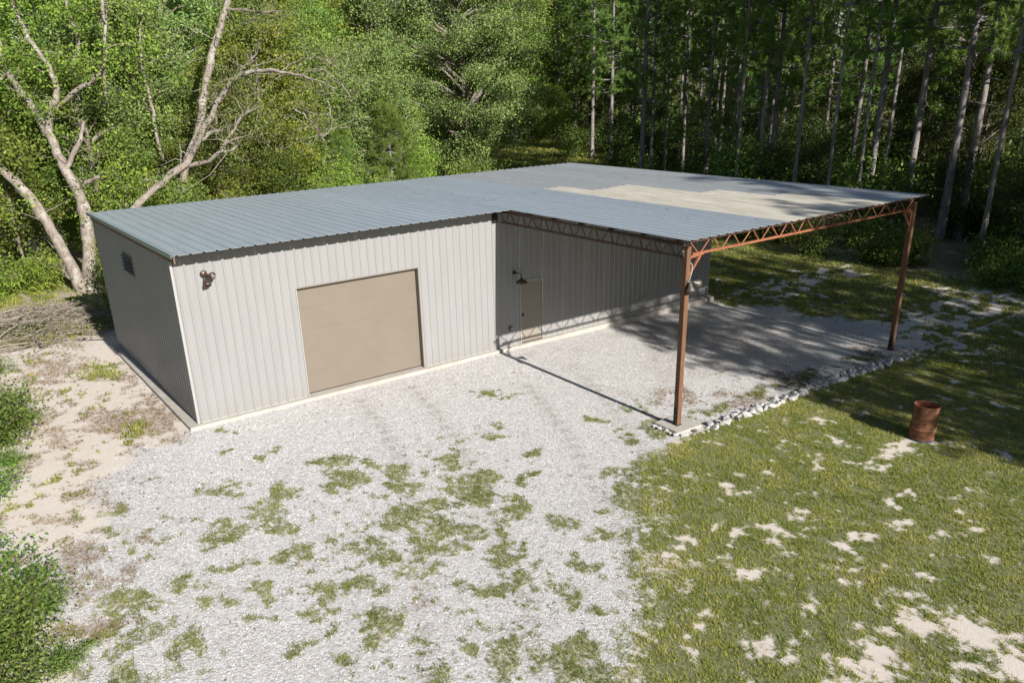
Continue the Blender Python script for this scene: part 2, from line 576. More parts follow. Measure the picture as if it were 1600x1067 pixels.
GRASS_PATCHES = [(7.15, -2.97, 0.54, -0.44, 0.17, 0.24, 0.6), (5.82, -4.6, 0.16, -0.13, 0.09, 0.13, 1.0), (5.48, -5.08, 0.16, -0.13, 0.09, 0.12, 1.0),
    (4.03, -5.52, 0.2, -0.16, 0.2, 0.32, 1.0), (3.53, -6.37, 0.17, -0.14, 0.12, 0.19, 1.0), (4.0, -6.66, 0.34, -0.27, 0.17, 0.25, 1.0), (2.72, -5.1, 0.27, -0.22, 0.12, 0.23, 1.0),
    (2.44, -5.75, 0.22, -0.17, 0.26, 0.48, 1.0), (2.49, -4.46, 0.15, -0.12, 0.1, 0.19, 1.0), (2.09, -4.04, 0.41, -0.33, 0.15, 0.3, 1.0), (1.72, -4.82, 0.34, -0.28, 0.2, 0.41, 1.0),
    (2.83, -6.34, 0.09, -0.08, 0.07, 0.11, 0.7), (3.38, -7.16, 0.42, -0.34, 0.27, 0.4, 1.0), (2.44, -7.33, 0.31, -0.25, 0.3, 0.49, 1.0), (2.38, -8.26, 0.39, -0.31, 0.16, 0.25, 1.0),
    (1.69, -7.16, 0.22, -0.18, 0.29, 0.53, 1.0), (1.56, -8.38, 0.25, -0.2, 0.25, 0.42, 1.0), (2.0, -8.86, 0.27, -0.21, 0.14, 0.22, 1.0), (2.95, -8.98, 0.17, -0.13, 0.31, 0.43, 1.0),
    (3.74, -8.36, 0.24, -0.2, 0.29, 0.4, 1.0), (2.64, -9.67, 0.28, -0.22, 0.19, 0.26, 1.0), (3.28, -9.44, 0.09, -0.07, 0.1, 0.14, 1.0), (1.88, -10.31, 0.27, -0.21, 0.16, 0.22, 1.0),
    (2.42, -10.31, 0.16, -0.12, 0.13, 0.17, 1.0), (2.7, -10.91, 0.3, -0.24, 0.14, 0.18, 0.8), (2.6, -11.34, 0.11, -0.09, 0.11, 0.14, 1.0), (4.24, -9.34, 0.16, -0.13, 0.17, 0.2, 1.0),
    (4.54, -9.98, 0.16, -0.13, 0.14, 0.16, 1.0), (3.66, -10.78, 0.16, -0.13, 0.15, 0.17, 1.0), (4.19, -7.81, 0.18, -0.15, 0.15, 0.2, 1.0), (4.89, -7.38, 0.19, -0.15, 0.13, 0.17, 1.0),
    (5.68, -6.37, 0.13, -0.1, 0.1, 0.13, 1.0), (5.23, -6.83, 0.06, -0.05, 0.06, 0.08, 1.0), (5.82, -7.61, 0.15, -0.12, 0.15, 0.18, 0.7), (8.1, -5.77, 0.25, -0.2, 0.16, 0.18, 1.0),
    (0.49, -7.6, 0.17, -0.13, 0.11, 0.22, 1.0), (0.71, -8.2, 0.24, -0.19, 0.17, 0.32, 1.0), (0.92, -7.62, 0.17, -0.13, 0.13, 0.25, 1.0), (0.12, -8.81, 0.23, -0.18, 0.11, 0.21, 1.0),
    (0.42, -9.26, 0.19, -0.15, 0.11, 0.2, 1.0), (1.05, -8.99, 0.24, -0.19, 0.12, 0.21, 1.0), (-0.21, -9.9, 0.27, -0.21, 0.2, 0.39, 1.0), (-0.38, -8.62, 0.15, -0.12, 0.08, 0.17, 1.0),
    (-0.59, -9.02, 0.15, -0.12, 0.09, 0.2, 1.0), (-0.98, -10.51, 0.06, -0.05, 0.06, 0.12, 1.0), (0.12, -11.53, 0.09, -0.07, 0.07, 0.11, 1.0),
    (0.75, -11.45, 0.14, -0.11, 0.08, 0.12, 1.0), (1.12, -11.91, 0.25, -0.2, 0.25, 0.34, 1.0), (1.61, -12.29, 0.15, -0.12, 0.13, 0.16, 1.0), (2.0, -12.26, 0.24, -0.19, 0.23, 0.28, 1.0),
    (1.83, -12.79, 0.36, -0.29, 0.28, 0.32, 1.0), (2.87, -11.95, 0.18, -0.14, 0.14, 0.15, 1.0), (6.57, -8.4, 0.22, -0.18, 0.26, 0.28, 1.0), (7.79, -7.39, 0.16, -0.13, 0.19, 0.2, 1.0),
    (6.04, -9.14, 0.14, -0.11, 0.24, 0.25, 1.0), (8.03, -6.84, 0.11, -0.09, 0.09, 0.1, 1.0), (5.21, -9.4, 0.11, -0.09, 0.13, 0.14, 1.0), (3.56, -11.26, 0.07, -0.05, 0.06, 0.06, 1.0),
    (0.72, -10.73, 0.05, -0.04, 0.04, 0.06, 0.8), (3.35, -11.63, 0.07, -0.06, 0.11, 0.12, 0.8), (9.48, -5.93, 0.34, -0.28, 0.22, 0.23, 0.8), (8.91, -7.12, 0.21, -0.18, 0.51, 0.51, 1.0),
    (1.7, -3.82, 0.32, -0.26, 0.12, 0.27, 1.0), (1.73, -4.81, 0.26, -0.21, 0.18, 0.37, 1.0), (1.29, -5.21, 0.21, -0.17, 0.11, 0.24, 1.0), (-0.45, -3.81, 0.26, -0.21, 0.17, 0.5, 0.75),
    (-0.9, -3.52, 0.21, -0.17, 0.08, 0.26, 0.8), (0.38, -4.69, 0.21, -0.17, 0.12, 0.3, 1.0), (0.9, -2.48, 0.19, -0.15, 0.09, 0.23, 0.8), (0.38, -2.66, 0.11, -0.09, 0.05, 0.13, 1.0),
    (-0.08, -2.03, 0.09, -0.08, 0.05, 0.14, 1.0), (0.2, -0.6, 0.12, -0.1, 0.05, 0.16, 1.0), (0.52, -0.96, 0.1, -0.08, 0.04, 0.12, 1.0), (-0.26, -5.08, 0.33, -0.26, 0.17, 0.44, 0.75),
    (-1.0, -5.26, 0.24, -0.19, 0.14, 0.42, 0.9), (-1.39, -5.68, 0.19, -0.15, 0.13, 0.4, 0.9), (-0.33, -5.92, 0.23, -0.19, 0.16, 0.4, 0.9), (-0.45, -7.21, 0.18, -0.15, 0.15, 0.35, 1.0),
    (-0.87, -7.3, 0.25, -0.2, 0.1, 0.26, 0.85), (-1.6, -6.77, 0.22, -0.17, 0.09, 0.27, 0.75), (-1.3, -6.96, 0.22, -0.17, 0.06, 0.18, 0.8), (-1.93, -7.06, 0.14, -0.11, 0.09, 0.29, 0.8),
    (-2.4, -6.98, 0.12, -0.1, 0.05, 0.17, 1.0), (-1.29, -7.91, 0.19, -0.15, 0.06, 0.16, 1.0), (-1.98, -7.77, 0.17, -0.13, 0.04, 0.12, 1.0), (-1.65, -8.35, 0.18, -0.14, 0.07, 0.19, 1.0),
    (-2.35, -7.48, 0.1, -0.08, 0.03, 0.1, 1.0), (-0.41, -8.55, 0.21, -0.16, 0.06, 0.14, 1.0), (-0.99, -8.83, 0.13, -0.1, 0.08, 0.18, 1.0), (-1.26, -9.61, 0.13, -0.1, 0.1, 0.22, 1.0),
    (-2.38, -8.96, 0.06, -0.05, 0.04, 0.12, 1.0), (-2.82, -8.38, 0.25, -0.2, 0.12, 0.41, 1.0), (-3.18, -7.36, 0.13, -0.1, 0.06, 0.23, 1.0), (-3.15, -6.57, 0.35, -0.27, 0.09, 0.38, 1.0),
    (-3.77, -8.46, 0.18, -0.14, 0.09, 0.39, 1.0), (-3.61, -6.66, 0.27, -0.21, 0.07, 0.33, 0.6), (-2.09, -5.0, 0.15, -0.12, 0.05, 0.2, 0.7), (-1.53, -4.58, 0.14, -0.11, 0.06, 0.19, 0.7),
    (-1.3, 0.82, 0.3, -0.25, 0.12, 0.51, 0.7), (-1.69, -2.36, 0.09, -0.07, 0.03, 0.13, 0.7), (-0.98, -10.51, 0.06, -0.05, 0.08, 0.16, 1.0), (-0.64, -7.89, 0.07, -0.06, 0.03, 0.07, 1.0),
    (0.47, -6.98, 0.11, -0.09, 0.07, 0.16, 1.0), (0.18, -7.15, 0.11, -0.09, 0.07, 0.15, 1.0), (-0.24, -7.69, 0.08, -0.06, 0.05, 0.11, 1.0), (0.51, -7.54, 0.15, -0.12, 0.1, 0.2, 1.0),
    (0.32, -6.13, 0.1, -0.08, 0.05, 0.11, 0.8), (-3.89, -6.27, 0.21, -0.16, 0.04, 0.24, 0.6), (-3.25, -8.12, 0.13, -0.1, 0.04, 0.17, 0.7), (-0.93, -9.39, 0.1, -0.08, 0.11, 0.25, 0.7),
    (-1.92, -4.01, 0.14, -0.11, 0.03, 0.13, 0.6), (-1.09, 6.15, 0.6, -0.5, 0.19, 0.92, 0.9), (-1.3, 0.88, 0.27, -0.22, 0.11, 0.47, 0.7), (-1.77, 6.21, 0.32, -0.27, 0.1, 0.56, 0.5),
    (-0.94, 1.92, 0.43, -0.35, 0.12, 0.51, 0.35)]
DIRT_PATCHES = [(-3.98, -7.18, 0.55, -0.43, 0.06, 0.33, 1.0), (-2.47, -4.57, 0.18, -0.14, 0.08, 0.31, 1.0), (-3.5, -4.45, 0.42, -0.33, 0.1, 0.55, 1.0),
    (-2.83, -5.74, 0.22, -0.17, 0.13, 0.54, 0.8), (-3.24, -1.71, 0.35, -0.28, 0.09, 0.52, 0.8), (-2.64, -2.9, 0.25, -0.2, 0.06, 0.26, 0.7), (-3.69, -2.98, 0.36, -0.29, 0.06, 0.34, 0.7),
    (-3.44, -6.06, 0.25, -0.19, 0.06, 0.29, 0.7), (-1.79, -2.12, 0.22, -0.18, 0.07, 0.26, 0.6), (-2.98, -1.39, 0.13, -0.11, 0.05, 0.27, 0.7),
    (-2.05, -1.68, 0.13, -0.11, 0.03, 0.13, 0.6), (-1.65, 1.93, 0.57, -0.47, 0.2, 0.94, 1.0), (-1.04, 0.61, 0.65, -0.53, 0.19, 0.77, 1.0), (-1.9, -4.66, 0.12, -0.09, 0.12, 0.41, 0.4),
    (-1.68, 2.13, 0.66, -0.54, 0.18, 0.86, 1.0), (-0.69, 1.52, 0.62, -0.5, 0.26, 1.02, 1.0), (-0.53, 5.18, 0.32, -0.27, 0.31, 1.33, 0.8), (-0.59, 2.88, 0.4, -0.33, 0.23, 0.94, 0.8),
    (-1.93, 8.22, 0.68, -0.57, 0.25, 1.57, 0.7),
    (-2.74, 7.02, 0.43, -0.36, 0.27, 1.94, 0.7)]
SAND_PATCHES = [(9.45, -13.3, 0.2, -0.16, 0.17, 0.1, 1.0), (8.34, -13.22, 0.18, -0.15, 0.2, 0.13, 1.0), (7.35, -12.23, 0.31, -0.25, 0.24, 0.18, 1.0),
    (5.87, -12.65, 0.21, -0.17, 0.18, 0.14, 1.0), (5.85, -13.91, 0.1, -0.08, 0.15, 0.1, 1.0), (4.73, -14.37, 0.11, -0.09, 0.18, 0.13, 1.0), (7.07, -15.45, 0.63, -0.5, 0.48, 0.25, 1.0),
    (7.03, -16.05, 0.3, -0.24, 0.38, 0.19, 1.0), (8.2, -14.56, 0.15, -0.12, 0.14, 0.08, 1.0), (7.6, -14.74, 0.31, -0.25, 0.13, 0.07, 1.0), (9.1, -14.52, 0.17, -0.13, 0.08, 0.04, 1.0),
    (8.26, -14.26, 0.1, -0.08, 0.09, 0.05, 1.0), (5.32, -15.21, 0.36, -0.29, 0.39, 0.24, 1.0), (6.83, -16.72, 0.22, -0.18, 0.43, 0.19, 1.0), (5.44, -11.96, 0.17, -0.13, 0.1, 0.09, 1.0),
    (5.07, -11.61, 0.11, -0.09, 0.12, 0.11, 1.0), (5.82, -11.2, 0.13, -0.11, 0.13, 0.12, 1.0), (8.05, -10.44, 0.19, -0.16, 0.14, 0.12, 1.0), (11.27, -11.51, 0.25, -0.2, 0.12, 0.07, 1.0),
    (12.56, -11.57, 0.32, -0.26, 0.32, 0.18, 1.0), (11.88, -10.62, 0.16, -0.13, 0.2, 0.13, 1.0), (13.45, -11.69, 0.3, -0.25, 0.25, 0.13, 1.0),
    (12.64, -9.49, 0.33, -0.27, 0.14, 0.1, 1.0), (4.22, -14.1, 0.07, -0.06, 0.09, 0.07, 1.0), (3.99, -13.96, 0.06, -0.05, 0.05, 0.04, 1.0), (3.85, -12.82, 0.15, -0.12, 0.12, 0.11, 1.0),
    (4.63, -12.22, 0.23, -0.18, 0.21, 0.19, 0.6), (4.89, -14.87, 0.11, -0.08, 0.1, 0.06, 1.0), (11.32, -13.39, 0.14, -0.11, 0.17, 0.09, 1.0), (8.06, -12.11, 0.18, -0.14, 0.1, 0.07, 1.0),
    (7.64, -11.92, 0.12, -0.09, 0.1, 0.07, 1.0), (6.02, -14.63, 0.15, -0.12, 0.11, 0.07, 1.0), (6.11, -16.46, 0.3, -0.24, 0.16, 0.08, 1.0), (7.09, -13.51, 0.23, -0.18, 0.08, 0.05, 0.7),
    (6.93, -13.94, 0.19, -0.15, 0.08, 0.05, 0.7), (8.82, -10.04, 0.17, -0.14, 0.11, 0.09, 0.7), (12.32, -9.23, 0.22, -0.18, 0.12, 0.09, 0.7), (9.38, -12.74, 0.11, -0.09, 0.1, 0.06, 0.8),
    (9.83, -14.22, 0.12, -0.1, 0.1, 0.05, 0.5), (9.58, -15.02, 0.08, -0.06, 0.08, 0.04, 0.8), (4.26, -13.05, 0.14, -0.11, 0.08, 0.07, 0.8), (4.23, -13.49, 0.1, -0.08, 0.11, 0.09, 0.6),
    (6.7, -12.84, 0.12, -0.09, 0.08, 0.06, 0.8), (5.64, -15.7, 0.1, -0.08, 0.08, 0.05, 0.8), (4.46, -15.16, 0.19, -0.15, 0.11, 0.07, 0.8),
    (6.79, -14.65, 0.14, -0.11, 0.1, 0.06, 1.0)]
OAK_LIMBS = [[(0.74, 17.66, -0.2, 0.376), (1.23, 18.19, 1.22, 0.324), (1.49, 18.91, 2.7, 0.298), (1.51, 19.56, 3.69, 0.272), (1.35, 20.2, 4.39, 0.245), (1.26, 20.77, 5.06, 0.232),
    (1.18, 21.38, 5.82, 0.219), (0.96, 22.23, 6.84, 0.193), (0.66, 23.07, 7.74, 0.171), (0.42, 23.87, 8.65, 0.155), (0.45, 24.6, 9.82, 0.139), (0.76, 25.33, 11.37, 0.112),
    (1.3, 25.89, 12.93, 0.07)], [(1.16, 21.43, 5.95, 0.192), (1.39, 21.48, 6.77, 0.177), (1.77, 21.36, 7.47, 0.15), (1.82, 21.45, 8.1, 0.135), (1.68, 21.73, 8.86, 0.121),
    (1.34, 22.23, 9.73, 0.107), (1.15, 22.8, 10.97, 0.088), (1.12, 23.12, 11.95, 0.066), (1.52, 23.24, 13.16, 0.04)], [(1.69, 21.56, 6.96, 0.096), (2.26, 21.06, 7.46, 0.109),
    (3.25, 20.34, 8.14, 0.103), (3.6, 20.03, 8.68, 0.094), (3.92, 20.08, 9.91, 0.08), (4.09, 20.36, 11.37, 0.066), (4.49, 20.34, 12.55, 0.042)], [(0.61, 17.66, -0.12, 0.295),
    (0.47, 17.85, 0.57, 0.293), (0.24, 18.35, 1.73, 0.265), (-0.1, 18.98, 3.0, 0.25), (-0.51, 19.53, 4.01, 0.222), (-1.05, 20.09, 4.85, 0.208), (-1.56, 20.48, 5.41, 0.181),
    (-2.3, 21.38, 6.64, 0.129)], [(1.37, 20.19, 4.6, 0.122), (1.76, 20.1, 5.25, 0.122), (2.2, 20.0, 5.95, 0.095), (2.36, 20.01, 6.46, 0.086)], [(1.6, 19.53, 3.89, 0.108),
    (1.96, 19.11, 4.14, 0.108), (2.27, 18.71, 4.33, 0.086)], [(0.41, 23.57, 8.52, 0.069), (0.06, 23.37, 8.14, 0.069), (-0.37, 23.49, 8.28, 0.055)], [(2.58, 23.01, 6.35, 0.115),
    (2.95, 23.28, 7.41, 0.13), (2.87, 23.82, 8.35, 0.115), (3.44, 23.87, 9.28, 0.104), (3.55, 24.47, 10.61, 0.092), (3.62, 25.1, 11.95, 0.075),
    (4.14, 25.54, 13.55, 0.046)], [(4.04, 23.3, 6.4, 0.089), (4.41, 24.08, 8.46, 0.089), (4.7, 24.57, 9.83, 0.083), (5.01, 25.04, 11.2, 0.074)], [(5.69, 21.73, 4.39, 0.096),
    (5.8, 22.43, 5.92, 0.09), (5.94, 22.83, 6.9, 0.09), (5.95, 23.46, 8.15, 0.084), (6.15, 24.03, 9.54, 0.066),
    (6.61, 24.4, 10.93, 0.054)]]
LEANING_LIMBS = [[(4.69, 16.43, 2.9, 0.242), (5.24, 16.91, 4.38, 0.23), (6.23, 17.17, 6.06, 0.203), (6.67, 17.51, 7.08, 0.19), (7.22, 17.86, 8.31, 0.177), (7.81, 18.18, 9.51, 0.164),
    (8.5, 18.43, 10.75, 0.151), (9.17, 18.66, 11.89, 0.137), (9.89, 19.04, 13.43, 0.11)], [(5.01, 16.5, 4.04, 0.187), (5.3, 16.41, 4.8, 0.173), (5.88, 16.19, 5.74, 0.159),
    (6.46, 15.96, 6.64, 0.145), (7.0, 15.71, 7.47, 0.131), (7.44, 15.39, 7.99, 0.109), (8.0, 14.85, 8.27, 0.093), (8.69, 14.07, 8.27, 0.077), (9.34, 13.23, 8.09, 0.064),
    (9.8, 12.49, 7.82, 0.051), (10.2, 11.77, 7.52, 0.033)], [(2.69, 16.34, 3.0, 0.169), (3.36, 16.39, 3.54, 0.17), (4.41, 16.29, 4.32, 0.158), (5.13, 16.24, 4.75, 0.159),
    (5.56, 16.4, 5.16, 0.133)], [(5.32, 16.47, 4.67, 0.107), (5.84, 15.88, 4.8, 0.101), (6.45, 15.4, 5.27, 0.095), (6.86, 15.15, 5.91, 0.079), (7.44, 14.83, 6.63, 0.068),
    (7.92, 14.35, 6.92, 0.041)], [(6.1, 16.41, 5.69, 0.107), (6.49, 16.07, 5.99, 0.106), (6.84, 15.64, 6.04, 0.085)], [(6.41, 15.29, 5.25, 0.058), (6.7, 14.95, 5.28, 0.058),
    (7.02, 14.71, 5.52, 0.042)], [(7.13, 15.8, 7.56, 0.084), (7.62, 15.46, 8.13, 0.078), (7.93, 15.18, 8.56, 0.067), (8.19, 14.78, 8.67, 0.052)], [(9.98, 12.89, 7.81, 0.041),
    (10.05, 12.45, 7.07, 0.039), (10.02, 12.17, 6.47, 0.036), (9.86, 12.05, 6.0, 0.031), (9.53, 12.19, 5.79, 0.026)], [(8.82, 13.26, 6.86, 0.031), (9.24, 12.76, 6.49, 0.033),
    (9.5, 12.26, 5.89, 0.031), (9.54, 12.11, 5.65, 0.026)], [(9.45, 13.42, 8.09, 0.039), (9.98, 13.01, 8.31, 0.033), (10.38, 12.45, 8.06, 0.028),
    (10.71, 11.68, 7.3, 0.02)], [(8.92, 14.04, 8.27, 0.039), (9.49, 13.67, 8.63, 0.033), (10.18, 13.05, 8.69, 0.028), (10.81, 12.16, 8.12, 0.02)], [(8.5, 18.43, 10.75, 0.082),
    (9.03, 17.75, 10.7, 0.071), (9.36, 17.18, 10.57, 0.06),
    (9.98, 16.46, 10.59, 0.043)]]

# ------------------------------------------------------------------ ground


def ground_z(x, y):
    x = np.asarray(x, float)
    y = np.asarray(y, float)
    z = -.09 + .010 * np.clip(y, -15, 0) - .012 * np.clip(x - 9, 0, 14)
    z = z + .03 * (fbm(x, y, .35, 3, 5) - .5)
    far = sstep(12, 30, y) + sstep(4, 14, -x)
    z = z + far * .35 * (fbm(x, y, .08, 3, 9) - .45)
    return z


LAWN_Y = [-30, -13.5, -12.6, -11.5, -10.0, -8.6, -8.1, -7.9]
LAWN_X = [-4.0, 1.7, 2.7, 4.1, 5.8, 7.2, 8.1, 8.9]
EAST_Y = [-7.9, -6.5, -5.4, -3.0, -1.2, 0.5, 3, 20]
EAST_X = [19.9, 20.6, 21.2, 20.6, 19.8, 19.6, 19.4, 19.3]


def ellipses(x, y, L):
    v = np.zeros_like(x)
    for cx, cy_, ax, ay, bx, by, s in L:
        rr = max(math.hypot(ax, ay), math.hypot(bx, by)) * 2.2
        m = (np.abs(x - cx) < rr) & (np.abs(y - cy_) < rr)
        if not m.any(): continue
        det = ax * by - ay * bx
        dx, dy = x[m] - cx, y[m] - cy_
        u = (dx * by - dy * bx) / det
        w = (ax * dy - ay * dx) / det
        d = np.sqrt(u * u + w * w)
        v[m] = np.maximum(v[m], s * np.clip(1.55 - d * .95, 0, 1))
    return v


def cover(x, y):
    """grass, gravel and dirt amounts at ground points"""
    x = np.asarray(x, float)
    y = np.asarray(y, float)
    w = fbm(x, y, .8, 4, 1) - .5
    w2 = fbm(x, y, 2.6, 4, 3) - .5
    w3 = fbm(x, y, .25, 3, 12) - .5
    wx, wy = x + .9 * (fbm(x, y, 1.6, 3, 21) - .5), y + .9 * (fbm(x, y, 1.6, 3, 25) - .5)
    # lawn on the near right
    xb = np.interp(y, LAWN_Y, LAWN_X)
    lawn = sstep(-1.5, 1.3, x - xb + 2.4 * w + 1.4 * w2 + 2.2 * (fbm(x, y, 4.6, 3, 41) - .5)) * (y < -7.95)
    lawn = np.where((y >= -8.3) & (y < -7.95), lawn * sstep(-7.95, -8.15, y), lawn)
    xe = np.interp(y, EAST_Y, EAST_X)
    east = sstep(-.8, 1.2, x - xe + 3.0 * w + 1.5 * w2) * (y >= -7.95)
    lawn = np.maximum(lawn, east)
    lawn = lawn * (.55 + .45 * sstep(-.28, -.02, w2 * .8 + .16))
    # worn sandy track east of the carport
    tr = np.exp(-((y + 7.2 - .12 * (x - 20) + 1.5 * w) / 2.0) ** 2) * sstep(18.5, 21, x) * sstep(34, 27, x)
    tr2 = np.exp(-((y + 1.2 - .18 * (x - 20) + 1.5 * w) / 1.0) ** 2) * sstep(20, 22, x) * sstep(31, 27, x)
    bare = np.clip(np.maximum(tr * .62, tr2 * .6) + 1.9 * w2 + 1.2 * (fbm(x, y, 4.6, 3, 41) - .5), 0, 1)
    lawn = lawn * (1 - .95 * sstep(.35, .7, bare))
    sand = ellipses(wx, wy, SAND_PATCHES)
    hf = fbm(x, y, 4.6, 3, 41) - .5
    lawn = lawn * (1 - .93 * sstep(.08, 1.25, sand + .8 * w2 + 1.6 * hf + 1.3 * (fbm(x, y, 8.5, 2, 61) - .5)))
    lawn = lawn * (.5 + .5 * sstep(-.36, .0, hf + .25 + .4 * w))
    # tufts in the gravel
    tuft = ellipses(wx, wy, GRASS_PATCHES)
    hf2 = fbm(x, y, 8.5, 2, 61) - .5
    tuft = sstep(.22, .80, tuft + 1.1 * hf + 1.5 * hf2 + .4 * w2) * np.clip(tuft * 1.6, 0, 1)
    stray = .8 * sstep(.12, .24, .6 * hf + .8 * hf2 + .35 * w) * sstep(4.6, 1.0, np.abs(x - 2.2 - .35 * (y + 8))) * sstep(-3.0, -5.0, y)
    grass = np.maximum(lawn, .66 * np.maximum(tuft, stray))
    # thin strip of weeds just inside the rock edge
    strip = np.exp(-((y + 7.35) / .45) ** 2) * (x > 9.9) * (x < 18.5)
    grass = np.maximum(grass, .75 * strip * sstep(.0, .2, w2 + .06))
    # behind and left of the building
    back = np.maximum(sstep(9.6, 11.5, y + 2 * w), sstep(4.9, 6.6, -x + 1.6 * w - .1 * np.clip(y, -9, 3)))
    grass = np.maximum(grass, back * sstep(-.12, .12, w2 + w3 * .6))
    # beaten open lawn with sun beyond the woods' edge
    open_lawn = sstep(30, 36, y) * sstep(60, 40, np.abs(x - 42))
    grass = np.maximum(grass, open_lawn)
    gx0 = np.interp(y, [-30, -7, -2.5, -.8, .3], [-10.0, -4.4, -2.8, -1.4, -.6])
    gravel = sstep(-1.4, 1.2, x - gx0 + 2.6 * w) * sstep(.6, .1, y)
    gravel = gravel * np.where(y < -7.95, sstep(1.4, -1.0, x - xb + 2.0 * w), sstep(1.6, -.8, x - xe + 2 * w))
    dirt = sstep(.15, 1.0, ellipses(wx, wy, DIRT_PATCHES) + 1.3 * (fbm(x, y, 4.6, 3, 41) - .5) + .5 * w2) * .75
    lm = sstep(-.9, -3.6, x + .5 * w) * sstep(-11.5, -8.5, y) + .8 * sstep(-.3, -1.2, x) * sstep(-1.5, 0, y)
    dirt = np.maximum(dirt, .62 * np.clip(lm, 0, 1) * sstep(-.02, .20, w + .7 * w2 + .5 * hf))
    grass = np.maximum(grass, .6 * np.clip(lm, 0, 1) * sstep(.10, .26, hf - .5 * w + .4 * w2))
    dirt = np.maximum(dirt, .46 * sstep(-.12, .16, w + .5 * w2) * (x > 9.8) * (x < 20.5) * (y > -7.8) * (y < -.6))
    dirt = np.maximum(dirt, .62 * strip * sstep(-.08, .12, w))
    dirt = np.maximum(dirt, .8 * back)
    for (ax, ay, bx, by, cx, cy2) in ((8.2, -3.0, 6.6, -8.0, 2.2, -14.5), (9.9, -3.6, 7.6, -9.0, 3.7, -15.0), (4.0, -1.0, 3.2, -6.5, -1.2, -13.0), (5.6, -1.0, 4.6, -7.0, .3, -14.0)):
        for u in np.linspace(0, 1, 26):
            qx = (1 - u) ** 2 * ax + 2 * u * (1 - u) * bx + u * u * cx
            qy = (1 - u) ** 2 * ay + 2 * u * (1 - u) * by + u * u * cy2
            near = (np.abs(x - qx) < .8) & (np.abs(y - qy) < .8)
            dirt[near] = np.maximum(dirt[near], .60 * np.exp(-((x[near] - qx) ** 2 + (y[near] - qy) ** 2) / .10))
    woods = np.maximum(sstep(28.0, 31, x - .35 * np.clip(y - 8, 0, 60)), 0) * sstep(80, 60, y)
    dirt = np.maximum(dirt, woods)
    grass = grass * (1 - .6 * woods)
    grass = np.clip(grass, 0, 1)
    gravel = np.clip(gravel * (1 - .8 * (grass > .6)), 0, 1)
    return grass, gravel, np.clip(dirt, 0, 1)


def axis_lines(a, b, step, far, grow):
    c = list(np.arange(a, b + 1e-6, step))
    s, p = step, b
    hi = []
    while p < far:
        s *= grow
        p += s
        hi.append(p)
    s, p = step, a
    lo = []
    while p > -far:
        s *= grow
        p -= s
        lo.append(p)
    return np.array(lo[::-1] + c + hi)


gx = axis_lines(-7.0, 24.0, .095, 600, 1.13)
gy = axis_lines(-17.5, 6.0, .095, 600, 1.13)
GX, GY = np.meshgrid(gx, gy)
fx, fy = GX.ravel(), GY.ravel()
gcov = cover(fx, fy)
gz_ = ground_z(fx, fy) + .012 * (fbm(fx, fy, 5.0, 3, 31) - .5)
nx, ny = len(gx), len(gy)
idx = np.arange(nx * ny).reshape(ny, nx)
gF = np.stack([idx[:-1, :-1], idx[:-1, 1:], idx[1:, 1:], idx[1:, :-1]], -1).reshape(-1, 4)
gme = np_mesh('ground', np.stack([fx, fy, gz_], 1), gF, True)
ca = gme.color_attributes.new('cover', 'FLOAT_COLOR', 'POINT')
ca.data.foreach_set('color', np.stack([gcov[0], gcov[1], gcov[2], np.ones_like(fx)], 1).astype(np.float32).ravel())
tag(link('ground', gme, M_GROUND), 'sandy ground of gravel, bare sand and patchy grass around the metal building', 'ground', kind='structure')

# ------------------------------------------------------------------ the metal building
ZR, SL = 4.3752, -0.0147
L_, W_ = 19.0964, 8.5283
XC, DEP, XRE = 9.383, 7.6118, 19.7492
OFR, OBK, OLF = .7112, .239, .112
PX1, PX2, PY_ = 9.477, 19.1887, -7.4716
PZ1, PZ2 = -.1069, -.2307


def roof_z(y):
    return ZR + SL * y


B = empty('metal_building')
tag(B, 'light grey ribbed metal workshop with attached open carport on its right', 'building')

MB().box(-.2564, L_ + .22, -.17, W_ + .1, -.35, 0, .012).build('slab', M_CONC, B)

RIB = .2286


def rib_profile(s0, s1, phase, pitch=RIB, h=.02, wb=.034, wt=.014, minor=True):
    """breakpoints (s, height) of a ribbed sheet between s0 and s1"""
    pts = []
    k0 = int(math.floor((s0 - phase) / pitch)) - 1
    k1 = int(math.ceil((s1 - phase) / pitch)) + 1
    for k in range(k0, k1 + 1):
        c = phase + k * pitch
        pts += [(c - wb, 0), (c - wt, h), (c + wt, h), (c + wb, 0)]
        if minor:
            for q in (.36, .64):
                m = c + q * pitch
                pts += [(m - .012, 0), (m - .004, .0035), (m + .004, .0035), (m + .012, 0)]
    pts.sort()
    xs = np.array([p[0] for p in pts])
    hs = np.array([p[1] for p in pts])
    return xs, hs


